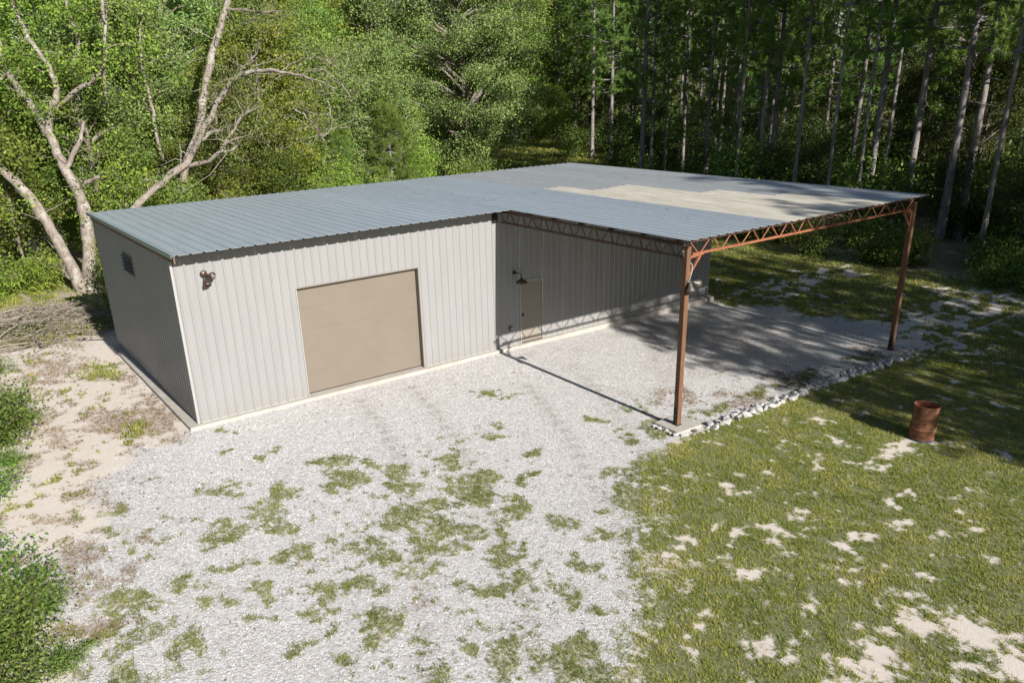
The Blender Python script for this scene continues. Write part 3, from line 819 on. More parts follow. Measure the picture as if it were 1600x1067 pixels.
def wall_sheet(origin, along, outv, s0, s1, phase, top, holes=()):
    """one ribbed wall sheet; holes are (sa, sb, za, zb) rectangles open from za to zb"""
    xs, hs = rib_profile(s0, s1, phase)
    br = {s0, s1}
    br |= {float(x) for x in xs if s0 < x < s1}
    for sa, sb, za, zb in holes:
        for e in (sa, sb):
            if s0 < e < s1: br.add(e)
    br = sorted(br)
    o = np.array(origin, float)
    a = np.array(along, float)
    n = np.array(outv, float)
    V, F = [], []
    for p, q in zip(br, br[1:]):
        if q - p < 1e-5: continue
        mid = (p + q) / 2
        segs = [(0.012, None)]
        for sa, sb, za, zb in holes:
            if sa < mid < sb:
                segs = []
                if za > .02: segs.append((0.012, za))
                segs.append((zb, None))
        hp, hq = np.interp(p, xs, hs), np.interp(q, xs, hs)
        for z0, z1 in segs:
            tp, tq = (top(p), top(q)) if z1 is None else (z1, z1)
            i = len(V)
            V += [o + a * p + n * hp + (0, 0, z0), o + a * q + n * hq + (0, 0, z0), o + a * q + n * hq + (0, 0, tq), o + a * p + n * hp + (0, 0, tp)]
            F.append((i, i + 1, i + 2, i + 3))
    return np_mesh('wall_panel', np.array(V), np.array(F))


def wall(origin, along, outv, length, phase, top, holes=()):
    e = phase - RIB / 2
    cuts = [0.0]
    s = e
    while s < length:
        if s > .15 and length - s > .1: cuts.append(s)
        s += .9144
    cuts.append(length)
    for a, b in zip(cuts, cuts[1:]):
        link('wall_panel', wall_sheet(origin, along, outv, a, b, phase, top, holes), M_WALL, B)


GX0, GX1, GZ = 2.963, 6.625, 3.007
MX0, MX1, MZ = 10.197, 11.136, 2.03
VY0, VY1, VZ0, VZ1 = 3.98, 4.98, 3.06, 3.62
wall((0, 0, 0), (1, 0, 0), (0, -1, 0), L_, .085, lambda s: roof_z(0) - .03, [(GX0, GX1, 0, GZ), (MX0, MX1, 0, MZ)])
wall((0, W_, 0), (0, -1, 0), (-1, 0, 0), W_, .1, lambda s: roof_z(W_ - s) - .03, [(W_ - VY1, W_ - VY0, VZ0, VZ1)])
wall((L_, 0, 0), (0, 1, 0), (1, 0, 0), W_, .1, lambda s: roof_z(s) - .03)
wall((L_, W_, 0), (-1, 0, 0), (0, 1, 0), L_, .1, lambda s: roof_z(W_) - .03)
# corner trims, base trims
for (x, y, sx, sy) in ((0, 0, -1, -1), (L_, 0, 1, -1), (0, W_, -1, 1), (L_, W_, 1, 1)):
    t = MB()
    zt = roof_z(y) - .035
    ox, oy = x + sx * .026, y + sy * .026
    t.box(min(ox, x - sx * .03), max(ox, x - sx * .03), min(oy, oy - sy * .004), max(oy, oy - sy * .004), .006, zt)
    t.box(min(ox, ox - sx * .004), max(ox, ox - sx * .004), min(oy - sy * .0045, y - sy * .07), max(oy - sy * .0045, y - sy * .07), .006, zt)
    t.build('corner_trim', M_TRIM, B)
for a, b in ((.08, GX0 - .05), (GX1 + .05, MX0 - .06), (MX1 + .06, L_ - .08)):
    MB().box(a, b, -.010, .004, .001, .030).build('base_trim', M_TRIM, B)

# roof sheets --------------------------------------------------------
RR = .3048


def roof_sheet(x0, x1, y0, y1, dz=0.0):
    xs, hs = rib_profile(x0, x1, XC + .08, RR, .027, .042, .016, True)
    br = sorted({x0, x1} | {float(x) for x in xs if x0 < x < x1})
    h = np.interp(br, xs, hs)
    V, F = [], []
    n = len(br)
    ys = (y0, y1)
    for lvl in (0, -.006):
        for y in ys:
            for x, hh in zip(br, h):
                V.append((x, y, roof_z(y) + hh + lvl + dz))
    for i in range(n - 1):
        F.append((i, i + 1, n + i + 1, n + i))
        F.append((2 * n + i, 3 * n + i, 3 * n + i + 1, 2 * n + i + 1))
        F.append((i, 2 * n + i, 2 * n + i + 1, i + 1))
        F.append((n + i, n + i + 1, 3 * n + i + 1, 3 * n + i))
    F.append((0, n, 3 * n, 2 * n))
    F.append((n - 1, 3 * n - 1, 4 * n - 1, 2 * n - 1))
    return np_mesh('roof_panel', np.array(V), np.array(F))


YB = W_ + OBK
edges = [XC]
while edges[0] - .9144 > -OLF + .1: edges.insert(0, edges[0] - .9144)
edges.insert(0, -OLF)
G_ = .0015
for a, b in zip(edges, edges[1:]):
    link('roof_panel', roof_sheet(a + G_, b - G_, -OFR, YB), M_ROOF, B)
edges = [XC + .9144 * k for k in range(12)] + [XRE]
# front sheets of the carport: where they end and what they are
FRONT = [(1.2, M_ROOF), (1.5, M_ROOF), (1.5, M_ROOF), (1.9, M_ROOF), (2.35, M_CREAM), (.75, M_CREAM), (.95, M_CREAM),
         (-2.3, M_CREAM), (-4.4, M_CREAM), (-2.0, M_ROOF2), (-1.6, M_ROOF2), (-1.8, M_ROOF2)]
for k, (a, b) in enumerate(zip(edges, edges[1:])):
    ym, m = FRONT[k]
    link('roof_panel', roof_sheet(a + G_, b - G_, -DEP, ym, .008), m, B)
    link('roof_panel', roof_sheet(a + G_, b - G_, ym - .12, YB), M_ROOF if k < 4 else M_ROOF2, B)

# rake trim and rake boards, eave trims
t = MB()
t.bar((-OLF - .006, -OFR - .01, roof_z(-OFR) - .025), (-OLF - .006, YB + .01, roof_z(YB) - .025), .006, .075)
t.bar((-OLF + .03, -OFR - .01, roof_z(-OFR) + .034), (-OLF + .03, YB + .01, roof_z(YB) + .034), .085, .006)
t.build('rake_trim', M_TRIMROOF, B)
MB().bar((-.045, -OFR + .05, roof_z(-OFR) - .105), (-.045, W_, roof_z(W_) - .105), .038, .16).build('rake_board', M_RAKE, B)
MB().box(.0, XC - .1, -.30, -.26, roof_z(-.3) - .085, roof_z(-.3) - .012).build('purlin', M_RUST_SHADED, B)
MB().box(XC + .02, XRE - .02, YB - .05, YB - .02, roof_z(YB) - .12, roof_z(YB) - .012).build('eave_board', M_TRIM, B)
MB().bar((XRE - .02, -DEP + .02, roof_z(-DEP) - .04), (XRE - .02, YB - .02, roof_z(YB) - .04), .02, .06).build('rake_trim', M_RUST_SHADED, B)

# posts ---------------------------------------------------------------
POSTS = ((PX1, PY_, PZ1), (PX2, PY_, PZ2))
for (x, y, z) in POSTS:
    p = MB().box(x - .07, x + .07, y - .07, y + .07, z + .012, roof_z(y) - .155, .006).build('post', M_POST, B)
    b = MB()
    b.box(x - .078, x - .071, y - .06, y + .06, z + .006, z + .47)
    b.box(x + .071, x + .078, y - .06, y + .06, z + .006, z + .47)
    b.box(x - .09, x + .09, y - .09, y + .09, z, z + .006)
    b.build('base_bracket', M_BLACK, p)
    for sx in (-1, 1):
        for zz in (.12, .26):
            MB().lathe([(0, 0), (.014, 0), (.014, .012), (0, .012)], 8, (x + sx * .078, y, z + zz), (sx, 0, 0)).build('bolt', M_GREYMET, p)


def truss(a, b, depth, n, mat, bar=.013, chord=.055):
    """open web truss between two points of the bottom of the roof"""
    a, b = Vector(a), Vector(b)
    d = b - a
    dn = Vector((0, 0, -depth))
    side = d.normalized().cross(Vector((0, 0, 1)))
    T = MB().bar(a + side * .02, b + side * .02, .035, .045)
    T.bar(a - side * .02, b - side * .02, .03, .045)
    T = T.build('truss', M_RUST_SHADED, B)
    q = MB().bar(a + dn + d * .012, b + dn - d * .012, chord, .05)
    q.build('bottom_chord', mat, T)
    for k in range(n):
        f0, f1 = (k + .08) / n, (k + .5) / n
        f2 = (k + .92) / n
        rnd = random.Random(k * 7 + n)
        j = lambda: rnd.uniform(-.006, .006)
        MB().tube([a + d * (f0 + j()) + dn * .06, a + d * (f1 - .006) + dn * .94], [bar, bar], 6).build('web_bar', mat, T)
        MB().tube([a + d * (f1 + .006) + dn * .94, a + d * (f2 + j()) + dn * .06], [bar, bar], 6).build('web_bar', mat, T)
    return T


zf = roof_z(PY_) - .045
truss((PX1 + .05, PY_, zf), (PX2 - .05, PY_, zf), .31, 13, M_PRIMER, .016)
zs0, zs1 = roof_z(PY_) - .12, roof_z(-.1) - .12
truss((PX1 + .02, PY_ + .09, zs0), (PX1 + .02, -.06, zs1), .30, 14, M_RUST_SHADED)
truss((PX2 + .02, PY_ + .09, zs0), (PX2 + .02, -.06, zs1), .30, 14, M_RUST_SHADED)
truss((14.33, PY_ + .06, zs0), (14.33, -.06, zs1), .30, 14, M_RUST_SHADED)
for k in range(7):
    y = -7.15 + k * 1.14
    z = roof_z(y) - .012
    MB().box(PX1 - .05, XRE - .06, y - .02, y + .02, z - .075, z).build('purlin', M_RUST_SHADED, B)
MB().box(XC + .01, XC + .045, -DEP + .03, -.03, roof_z(0) - .06, roof_z(0) - .02).build('edge_angle', M_RUST_SHADED, B)
# knee braces and seats where truss meets post
for (x, s) in ((PX1, 1), (PX2, -1)):
    zc = zf - .30
    MB().bar((x + s * .07, PY_, zc - .075), (x + s * .55, PY_, zc - .03), .06, .055).build('truss_seat', M_PRIMER, B)
    MB().bar((x + s * .075, PY_, zc - .52), (x + s * .46, PY_, zc - .075), .045, .045).build('knee_brace', M_PRIMER, B)
MB().bar((PX2 - .092, PY_ - .01, zf - .40), (PX2 - .092, PY_ - .01, zf - .95), .045, .05).build('truss_strap', M_PRIMER, B)
MB().bar((PX1 - .16, PY_ + .02, zf - .2), (PX1 - .07, PY_ + .02, zf - .21), .04, .05).build('tie_stub', M_GREYMET, B)
MB().tube([(PX1 - .1, PY_ + .02, zf - .2), (PX1 - .1, PY_ + .01, zf - .28), (PX1 - .085, PY_, zf - .33)], [.012] * 3, 6).build('hook', M_GREYMET, B)
MB().box(XC - .17, XC + .03, -.055, -.028, roof_z(0) - .43, roof_z(0) - .06).build('beam_pocket', M_BLACK, B)

# garage door ---------------------------------------------------------
gd = MB().box(GX0 + .02, GX1 - .02, .185, .20, .01, GZ - .01).build('garage_door', M_GDOOR, B)
ph = (GZ - .05) / 5
for k in range(5):
    z0 = .032 + k * ph
    MB().box(GX0 + .025, GX1 - .025, .145, .18, z0 + .0006, z0 + ph - .0006, .002).build('door_panel', M_GDOOR, gd)
MB().box(GX0 + .025, GX1 - .025, .150, .178, .004, .034).build('bottom_seal', M_SEAL, gd)
for nm, bx_ in (('jamb', (GX0 - .004, GX0 + .02, -.024, .205, .003, GZ)), ('jamb', (GX1 - .02, GX1 + .004, -.024, .205, .003, GZ)), ('header_trim', (GX0 + .0205, GX1 - .0205, -.024, .205, GZ - .022, GZ + .004))):
    MB().box(*bx_).build(nm, M_TRIM if bx_[0] < GX0 else M_GDOOR, B)
# entry door ----------------------------------------------------------
fr = MB()
fr.box(MX0, MX0 + .05, -.027, .06, .004, MZ)
fr.box(MX1 - .05, MX1, -.027, .06, .004, MZ)
fr.box(MX0 + .0505, MX1 - .0505, -.027, .06, MZ - .05, MZ)
ed = fr.build('entry_door', M_TRIM, B)
MB().box(MX0 + .053, MX1 - .053, .002, .045, .022, MZ - .053, .004).build('door_leaf', M_DOOR, ed)
MB().box(MX0 + .053, MX1 - .053, -.06, .05, .003, .020).build('threshold', M_GREYMET, ed)
MB().lathe([(0, 0), (.032, 0), (.032, .008), (.012, .012), (.012, .035), (.028, .045), (.030, .06), (.02, .072), (0, .074)], 14, (MX0 + .115, .002, .93), (0, -1, 0)).build('door_handle', M_BLACK, ed, True)
for zz in (.3, 1.0, 1.75):
    MB().box(MX1 - .056, MX1 - .044, -.032, -.0275, zz, zz + .1).build('hinge', M_GREYMET, ed)

# louvre in the left wall ----------------------------------------------
lv = MB()
lv.box(-.03, .06, VY0, VY0 + .035, VZ0, VZ1)
lv.box(-.03, .06, VY1 - .035, VY1, VZ0, VZ1)
lv.box(-.03, .06, VY0 + .0355, VY1 - .0355, VZ1 - .035, VZ1)
lv.box(-.03, .06, VY0 + .0355, VY1 - .0355, VZ0, VZ0 + .035)
lo = lv.build('louvre', M_LOUVER, B)
MB().box(.062, .07, VY0 - .02, VY1 + .02, VZ0 - .02, VZ1 + .02).build('louvre_back', M_BLACK, lo)
for k in range(5):
    z = VZ0 + .085 + k * .098
    MB().bar((-.05, VY0 + .04, z + .01), (-.05, VY1 - .04, z + .01), .10, .006, (-.25, 0, 1)).build('slat', M_LOUVER, lo)

# ------------------------------------------------------------------ fixtures on the building
def bell(o, d, s, mat, lens, parent, name='lamp_head'):
    h = MB().lathe([(0, 0), (.035 * s, 0), (.045 * s, .02 * s), (.05 * s, .07 * s), (.085 * s, .12 * s), (.09 * s, .19 * s), (.082 * s, .19 * s), (.075 * s, .125 * s), (0, .115 * s)], 18, o, d)
    h = h.build(name, mat, parent, True)
    MB().lathe([(0, .15 * s), (.05 * s, .147 * s), (.076 * s, .14 * s)], 18, o, d).build('lens', lens, h, True)
    return h


f = empty('flood_light', (.72, -.03, 3.72))
f.scale = (.82, .82, .82)
tag(f, 'bronze twin flood light on the sunlit wall near the left corner', 'light')
MB().lathe([(0, 0), (.105, 0), (.105, .02), (.09, .045), (0, .05)], 20, (0, 0, .03), (0, -1, 0)).build('back_plate', M_BRONZE, f, True)
MB().tube([(0, -.04, .03), (.03, -.10, 0), (.06, -.15, -.03)], [.018] * 3, 8).build('arm', M_BRONZE, f)
MB().tube([(-.02, -.04, .0), (-.02, -.10, -.08), (-.01, -.14, -.14)], [.018] * 3, 8).build('arm', M_BRONZE, f)
bell((.06, -.13, -.01), (.62, -.75, .05), 1.15, M_BRONZE, M_GLASS, f)
bell((-.01, -.13, -.11), (.1, -.55, -.85), 1.15, M_BRONZE, M_GLASS, f)

f = empty('flood_light', (PX1 + .01, PY_ - .075, 3.52))
f.scale = (.85, .85, .85)
tag(f, 'weathered grey twin flood light on the near timber carport post', 'light')
MB().lathe([(0, 0), (.06, 0), (.06, .03), (0, .035)], 18, (0, 0, 0), (0, -1, 0)).build('back_plate', M_GREYMET, f, True)
MB().tube([(0, -.03, 0), (-.02, -.08, -.01), (-.02, -.10, -.04)], [.016] * 3, 8).build('arm', M_GREYMET, f)
MB().tube([(.02, -.03, 0), (.08, -.06, .0), (.13, -.07, -.02)], [.016] * 3, 8).build('arm', M_GREYMET, f)
bell((-.02, -.10, -.02), (-.12, -.28, -.95), 1.3, M_GREYMET, M_GLASS, f)
bell((.12, -.07, -.015), (.9, -.15, -.32), 1.25, M_GREYMET, M_GLASS, f)
MB().tube([(.05, .0, .52), (.09, -.03, .46), (.10, -.035, .30), (.06, -.02, .12), (.02, -.02, .02)], [.009] * 5, 6).build('cable', M_WHITE, f)

f = empty('barn_light', (10.0, -.022, 2.34))
tag(f, 'dark gooseneck barn light above the left side of the entry door', 'light')
MB().lathe([(0, 0), (.065, 0), (.065, .015), (.03, .03), (0, .032)], 20, (0, 0, 0), (0, -1, 0)).build('back_plate', M_BLACK, f, True)
arc = [(0, -.02, 0), (0, -.12, .015), (0, -.25, .02), (0, -.33, .0), (0, -.37, -.05), (0, -.38, -.11)]
MB().tube([tuple(q[:3]) for q in spline([(*q, .014) for q in arc], 4)], [.014] * 21, 8).build('gooseneck', M_BLACK, f, True)
MB().lathe([(0, 0), (.04, -.005), (.045, -.05), (.10, -.075), (.155, -.11), (.185, -.165), (.178, -.165), (.148, -.115), (.09, -.082), (0, -.06)], 28, (0, -.38, -.09)).build('lamp_shade', M_BRONZE, f, True)
MB().lathe([(0, -.155), (.022, -.15), (.032, -.12), (.025, -.08), (.015, -.06)], 14, (0, -.38, -.09)).build('bulb', M_GLASS, f, True)

f = empty('outlet_box', (9.81, -.0225, .58))
tag(f, 'small grey outdoor outlet box low on the wall left of the entry door', 'outlet')
MB().box(-.05, .05, -.05, 0, -.065, .065, .006).build('box', M_GREYMET, f)
MB().box(-.008, .042, -.058, -.0505, -.045, .035, .003).build('cover', M_WHITE, f)

# ------------------------------------------------------------------ pads, rocks, barrel
for (x, y, z, lb) in ((PX1 + .07, PY_ + .03, PZ1, 'square concrete footing under the near timber carport post'), (PX2 - .02, PY_ + .02, PZ2, 'square concrete footing under the far shaded carport post')):
    p = MB().box(x - .42, x + .42, y - .42, y + .42, z - .28, z - .001, .012).build('concrete_footing', M_CONC)
    tag(p, lb, 'footing', 'footings under the carport posts')

rr = random.Random(4)
ROCKS = []
for v in range(10):
    bm = bmesh.new()
    for k in range(15):
        d = Vector((rr.gauss(0, 1), rr.gauss(0, 1), rr.gauss(0, 1))).normalized()
        bm.verts.new(Vector((d.x * 1.0, d.y * rr.uniform(.65, .95), d.z * rr.uniform(.55, .8))) * rr.uniform(.8, 1.05))
    res = bmesh.ops.convex_hull(bm, input=bm.verts)
    junk = [g for g in res['geom_interior'] if isinstance(g, bmesh.types.BMVert)]
    bmesh.ops.delete(bm, geom=junk, context='VERTS')
    bmesh.ops.bevel(bm, geom=bm.edges[:], offset=.06, segments=1, affect='EDGES')
    bmesh.ops.recalc_face_normals(bm, faces=bm.faces)
    me = bpy.data.meshes.new('rock')
    bm.to_mesh(me)
    bm.free()
    me.materials.append(M_ROCK)
    ROCKS.append(me)
RB = empty('rock_border', (14, -8, 0))
tag(RB, 'low line of broken white rocks along the carport gravel edge and around its footings', 'rock border')


def rock(x, y, s, dz=0.0):
    o = link('rock', rr.choice(ROCKS))
    o.parent = RB
    z = float(ground_z(x, y))
    o.location = (x - 14, y + 8, z + s * .30 + dz)
    o.rotation_euler = (rr.uniform(-.5, .5), rr.uniform(-.5, .5), rr.uniform(0, 6.28))
    o.scale = (s * rr.uniform(.85, 1.25), s * rr.uniform(.85, 1.15), s * rr.uniform(.8, 1.1))


def rock_line(pts, step, off, s0, s1):
    for (ax, ay), (bx, by) in zip(pts, pts[1:]):
        n = max(1, int(math.hypot(bx - ax, by - ay) / step))
        for k in range(n):
            f_ = (k + rr.uniform(.2, .8)) / n
            ux, uy = (bx - ax), (by - ay)
            l_ = math.hypot(ux, uy)
            o_ = off + rr.uniform(-.04, .04)
            rock(ax + ux * f_ - uy / l_ * o_, ay + uy * f_ + ux / l_ * o_, rr.uniform(s0, s1))


main = [(10.05, -8.03), (11.3, -8.0), (12.8, -8.02), (14.3, -7.97), (16, -7.98), (17.4, -8.02), (18.5, -8.08)]
rock_line(main, .23, -.10, .115, .175)
rock_line(main, .21, .09, .10, .155)
rock_line(main, .33, .0, .05, .09)
rock_line([(9.05, -7.1), (9.04, -7.95), (10.05, -7.98)], .17, -.02, .07, .115)
rock_line([(9.3, -7.98), (10.05, -8.03)], .2, -.12, .06, .1)
rock_line([(10.02, -7.05), (10.03, -7.6)], .2, 0, .04, .06)
rock_line([(18.66, -7.1), (18.66, -7.98), (19.65, -7.98), (19.68, -7.3)], .17, -.03, .08, .13)
rock_line([(18.5, -8.1), (19.65, -8.12)], .17, -.08, .08, .12)

bx_, by_ = 13.64, -11.52
bz_ = float(ground_z(bx_, by_))
f = empty('oil_barrel', (bx_, by_, bz_ - .01))
f.rotation_euler = (math.radians(1.5), math.radians(1.5), .6)
tag(f, 'rusty open steel oil barrel standing alone on the lawn', 'barrel')
prof = [(.0, .012), (.268, .012), (.272, 0), (.288, .0), (.291, .012), (.286, .025), (.285, .27), (.292, .285), (.298, .295), (.292, .305), (.285, .32),
        (.285, .56), (.292, .575), (.298, .585), (.292, .595), (.285, .61), (.285, .70), (.289, .71), (.285, .72), (.285, .86)]
MB().lathe(prof, 40).build('drum_wall', M_BARREL, f, True)
MB().lathe([(.285, .858), (.294, .862), (.298, .872), (.294, .882), (.286, .884), (.279, .880), (.277, .87)], 40).build('rim', M_BARREL, f, True)
MB().lathe([(.277, .872), (.277, .30), (.276, .16), (.0, .15)], 40).build('inside', M_BARREL_IN, f, True)
for zz in (.29, .59):
    MB().lathe([(.2865, zz - .022), (.299, zz - .008), (.302, zz), (.299, zz + .008), (.2865, zz + .022)], 40).build('rolling_hoop', M_BARREL, f, True)

# ------------------------------------------------------------------ trees


def leaf_arrays(cent, sig, per, size, rng, upb=.5, aspect=.5):
    n = len(cent)
    N = n * per
    pos = np.repeat(cent, per, 0) + rng.normal(size=(N, 3)) * np.repeat(np.broadcast_to(sig, (n,)), per)[:, None] * np.array([1, 1, .72])
    nr = rng.normal(size=(N, 3))
    nr[:, 2] += upb
    nr /= np.linalg.norm(nr, axis=1)[:, None]
    t = np.cross(nr, rng.normal(size=(N, 3)))
    t /= np.linalg.norm(t, axis=1)[:, None] + 1e-9
    b = np.cross(nr, t)
    Ln = (size * rng.uniform(.55, 1.3, N))[:, None]
    Wd = Ln * aspect
    V = np.stack([pos - t * Ln * .5, pos + b * Wd * .5 - t * Ln * .05, pos + t * Ln * .5, pos - b * Wd * .5 - t * Ln * .05], 1).reshape(-1, 3)
    F = np.arange(N * 4).reshape(-1, 4)
    return V, F


def needle_arrays(cent, dirs, per, length, width, rng):
    n = len(cent)
    N = n * per
    p = np.repeat(cent, per, 0) + rng.normal(size=(N, 3)) * .05
    d = rng.normal(size=(N, 3)) + 1.0 * np.repeat(dirs, per, 0)
    d /= np.linalg.norm(d, axis=1)[:, None]
    w = np.cross(d, rng.normal(size=(N, 3)))
    w /= np.linalg.norm(w, axis=1)[:, None] + 1e-9
    Ln = (length * rng.uniform(.65, 1.25, N))[:, None]
    V = np.stack([p + w * width * .5, p - w * width * .5, p + d * Ln], 1).reshape(-1, 3)
    return V, np.arange(N * 3).reshape(-1, 3)


def join(parts):
    V, F, o = [], [], 0
    for v, f_ in parts:
        V.append(v)
        F.append(np.asarray(f_) + o)
        o += len(v)
    return np.vstack(V), np.vstack(F)


def trunk_line(H, r0, rng, wig=.25, n=9, lean=(0, 0)):
    z = np.linspace(0, H, n)
    f_ = z / H
    x = np.cumsum(rng.normal(0, wig, n)) * .35 * f_ + lean[0] * f_
    y = np.cumsum(rng.normal(0, wig, n)) * .35 * f_ + lean[1] * f_
    r = r0 * (1 - .82 * f_) + .01
    r[0] *= 1.35
    return np.stack([x, y, z, r], 1)


def make_deciduous(seed, H, R, base, limbs, subs, per, size, sig=.30, r0=.22, lean=(0, 0)):
    rng = np.random.RandomState(seed)
    tl = spline(trunk_line(H * .86, r0, rng, .3, 8, lean), 3)
    parts = [tube_arrays(tl[:, :3], tl[:, 3], 8)]
    cents = []
    zc, hz = H * (base + 1) / 2, H * (1 - base) / 2
    for k in range(limbs):
        d = rng.normal(size=3)
        d /= np.linalg.norm(d)
        rad = rng.uniform(.55, 1.0) ** .6
        fz = d[2] * rad
        prof = R * (1.0 - .25 * max(0, fz)) * rng.uniform(.82, 1.12)
        e = np.array([d[0] * rad * prof, d[1] * rad * prof, zc + fz * hz])
        hd = math.hypot(e[0], e[1])
        za = max(H * .10, min(H * .84, e[2] - .42 * hd))
        i = int(np.argmin(np.abs(tl[:, 2] - za)))
        a = tl[i, :3]
        e[:2] += a[:2]
        ra = min(tl[i, 3] * .6, .03 + .018 * np.linalg.norm(e - a))
        m1 = a + (e - a) * .35 + rng.normal(0, .18, 3) + (0, 0, .10 * hd)
        m2 = a + (e - a) * .7 + rng.normal(0, .2, 3) + (0, 0, .10 * hd)
        br = spline([(*a, ra), (*m1, ra * .7), (*m2, ra * .45), (*e, .012)], 2)
        parts.append(tube_arrays(br[:, :3], br[:, 3], 5))
        for s in range(subs):
            q = br[rng.randint(len(br) // 2, len(br)), :3]
            ee = q + rng.normal(0, .50, 3) * (1, 1, .55)
            parts.append(tube_arrays(np.array([q, (q + ee) / 2 + rng.normal(0, .06, 3), ee]), [.014, .010, .006], 3))
            cents.append(ee)
        cents.append(e)
    tv, tf = join(parts)
    lv, lf = leaf_arrays(np.array(cents), sig, per, size, rng)
    return np_mesh('trunk', tv, tf, True), np_mesh('crown', lv, lf)


def make_pine(seed, H, base, R, nb, tufts, per, ln=.26, wd=.022, r0=.2, stubs=8, pyramid=.5):
    rng = np.random.RandomState(seed)
    tl = spline(trunk_line(H, r0, rng, .10, 8), 3)
    tl[:, 3] = np.maximum(tl[:, 3], .02)
    parts = [tube_arrays(tl[:, :3], tl[:, 3], 9)]
    C_, D_ = [], []
    for k in range(nb):
        f_ = (k + rng.uniform(0, 1)) / nb
        z = H * (base + (1 - base) * f_)
        i = int(np.argmin(np.abs(tl[:, 2] - z)))
        a = tl[i, :3]
        th = k * 2.4 + rng.uniform(-.5, .5)
        ln_b = R * (1 - pyramid * f_) * (.55 + .45 * min(1, f_ * 5 + .4)) * rng.uniform(.6, 1.1)
        if f_ > .85: ln_b *= .65
        h = np.array([math.cos(th), math.sin(th), 0])
        e = a + h * ln_b + (0, 0, ln_b * rng.uniform(-.05, .4))
        m = a + h * ln_b * .5 + (0, 0, ln_b * rng.uniform(-.12, .12))
        rb = .02 + .012 * ln_b
        br = spline([(*a, rb), (*m, rb * .65), (*e, .012)], 3)
        parts.append(tube_arrays(br[:, :3], br[:, 3], 4))
        for s in range(tufts):
            u = rng.uniform(.35, 1.0)
            q = br[min(len(br) - 1, int(u * (len(br) - 1) + .5)), :3]
            dd = h * .6 + rng.normal(0, .55, 3) + (0, 0, .35)
            dd /= np.linalg.norm(dd)
            c = q + dd * rng.uniform(.15, .65)
            parts.append(tube_arrays(np.array([q, c]), [.010, .007], 3))
            C_.append(c)
            D_.append(dd)
    for k in range(stubs):
        z = H * base * rng.uniform(.35, 1.0)
        i = int(np.argmin(np.abs(tl[:, 2] - z)))
        a = tl[i, :3]
        th = rng.uniform(0, 6.28)
        l_ = rng.uniform(.4, 1.6)
        e = a + np.array([math.cos(th) * l_, math.sin(th) * l_, rng.uniform(-.3, .25)])
        parts.append(tube_arrays(np.array([a, (a + e) / 2 + rng.normal(0, .05, 3), e]), [.022, .015, .006], 4))
    tv, tf = join(parts)
    lv, lf = needle_arrays(np.array(C_), np.array(D_), per, ln, wd, rng)
    return np_mesh('trunk', tv, tf, True), np_mesh('crown', lv, lf)


def make_shrub(seed, H, R, stems, clus, per, size, sig=.22):
    rng = np.random.RandomState(seed)
    parts, cents = [], []
    for k in range(stems):
        th = rng.uniform(0, 6.28)
        l_ = R * rng.uniform(.3, 1.0)
        h = H * rng.uniform(.55, 1.0) * (1 - .35 * l_ / R)
        e = np.array([math.cos(th) * l_, math.sin(th) * l_, h])
        br = spline([(rng.normal(0, .08), rng.normal(0, .08), -.05, .022), (*(e * (.35, .35, .55) + rng.normal(0, .06, 3)), .015), (*e, .006)], 3)
        parts.append(tube_arrays(br[:, :3], br[:, 3], 4))
        for s in range(clus):
            q = br[rng.randint(1, len(br)), :3]
            cents.append(np.maximum(q + rng.normal(0, sig * 1.1, 3), (-99, -99, .08)))
        cents.append(e)
    tv, tf = join(parts)
    lv, lf = leaf_arrays(np.array(cents), sig, per, size, rng, .6)
    lv[:, 2] = np.maximum(lv[:, 2], .02)
    return np_mesh('stems', tv, tf, True), np_mesh('foliage', lv, lf)


DEC = [make_deciduous(11, 13.0, 3.9, .10, 58, 9, 62, .165),
       make_deciduous(12, 15.0, 4.4, .14, 64, 9, 58, .175, .33),
       make_deciduous(13, 11.0, 3.4, .06, 52, 9, 62, .15, .28),
       make_deciduous(14, 16.5, 4.6, .22, 60, 9, 58, .185, .34)]
BIGOAK = make_deciduous(21, 17.0, 6.4, .06, 150, 11, 50, .165, .34, .34)
UNDER = [make_deciduous(31, 6.0, 2.0, .12, 24, 6, 48, .17, .34, .07), make_deciduous(32, 7.5, 2.3, .2, 26, 6, 46, .18, .36, .08)]
PINES = [make_pine(41, 22.0, .27, 3.3, 74, 13, 42, .28, .03), make_pine(42, 24.0, .36, 3.4, 70, 13, 42, .28, .03), make_pine(43, 20.0, .22, 3.0, 76, 13, 42, .28, .03), make_pine(44, 23.0, .44, 3.2, 60, 13, 44, .28, .03)]
OPENPINE = [make_pine(45, 21.0, .48, 2.9, 34, 8, 32), make_pine(46, 23.0, .55, 2.7, 32, 8, 32)]
YPINE = make_pine(51, 6.5, .06, 2.0, 60, 12, 46, .26, .020, .09, 0, .72)
SHR = [make_shrub(61, 1.7, 1.2, 14, 7, 30, .13), make_shrub(62, 1.2, 1.0, 12, 7, 30, .11), make_shrub(63, 2.6, 1.4, 16, 8, 30, .15, .28)]
WEED = [make_shrub(64, 1.35, 1.25, 24, 11, 24, .082, .17), make_shrub(65, .9, 1.1, 16, 8, 20, .075, .15)]


def plant(name, proto, loc, rz, s, label, cat, group, m_trunk, m_leaf, pn=('trunk', 'crown'), sz=None):
    z = float(ground_z(loc[0], loc[1])) - .03
    r = empty(name, (loc[0], loc[1], z), rz)
    r.scale = (s, s, sz or s)
    for me, pn_, m in zip(proto, pn, (m_trunk, m_leaf)):
        o = bpy.data.objects.new(pn_, me)
        COL.objects.link(o)
        o.parent = r
        if not me.materials: me.materials.append(m)
        o.material_slots[0].link = 'OBJECT'
        o.material_slots[0].material = m
    tag(r, label, cat, group)
    return r


R_ = random.Random(99)

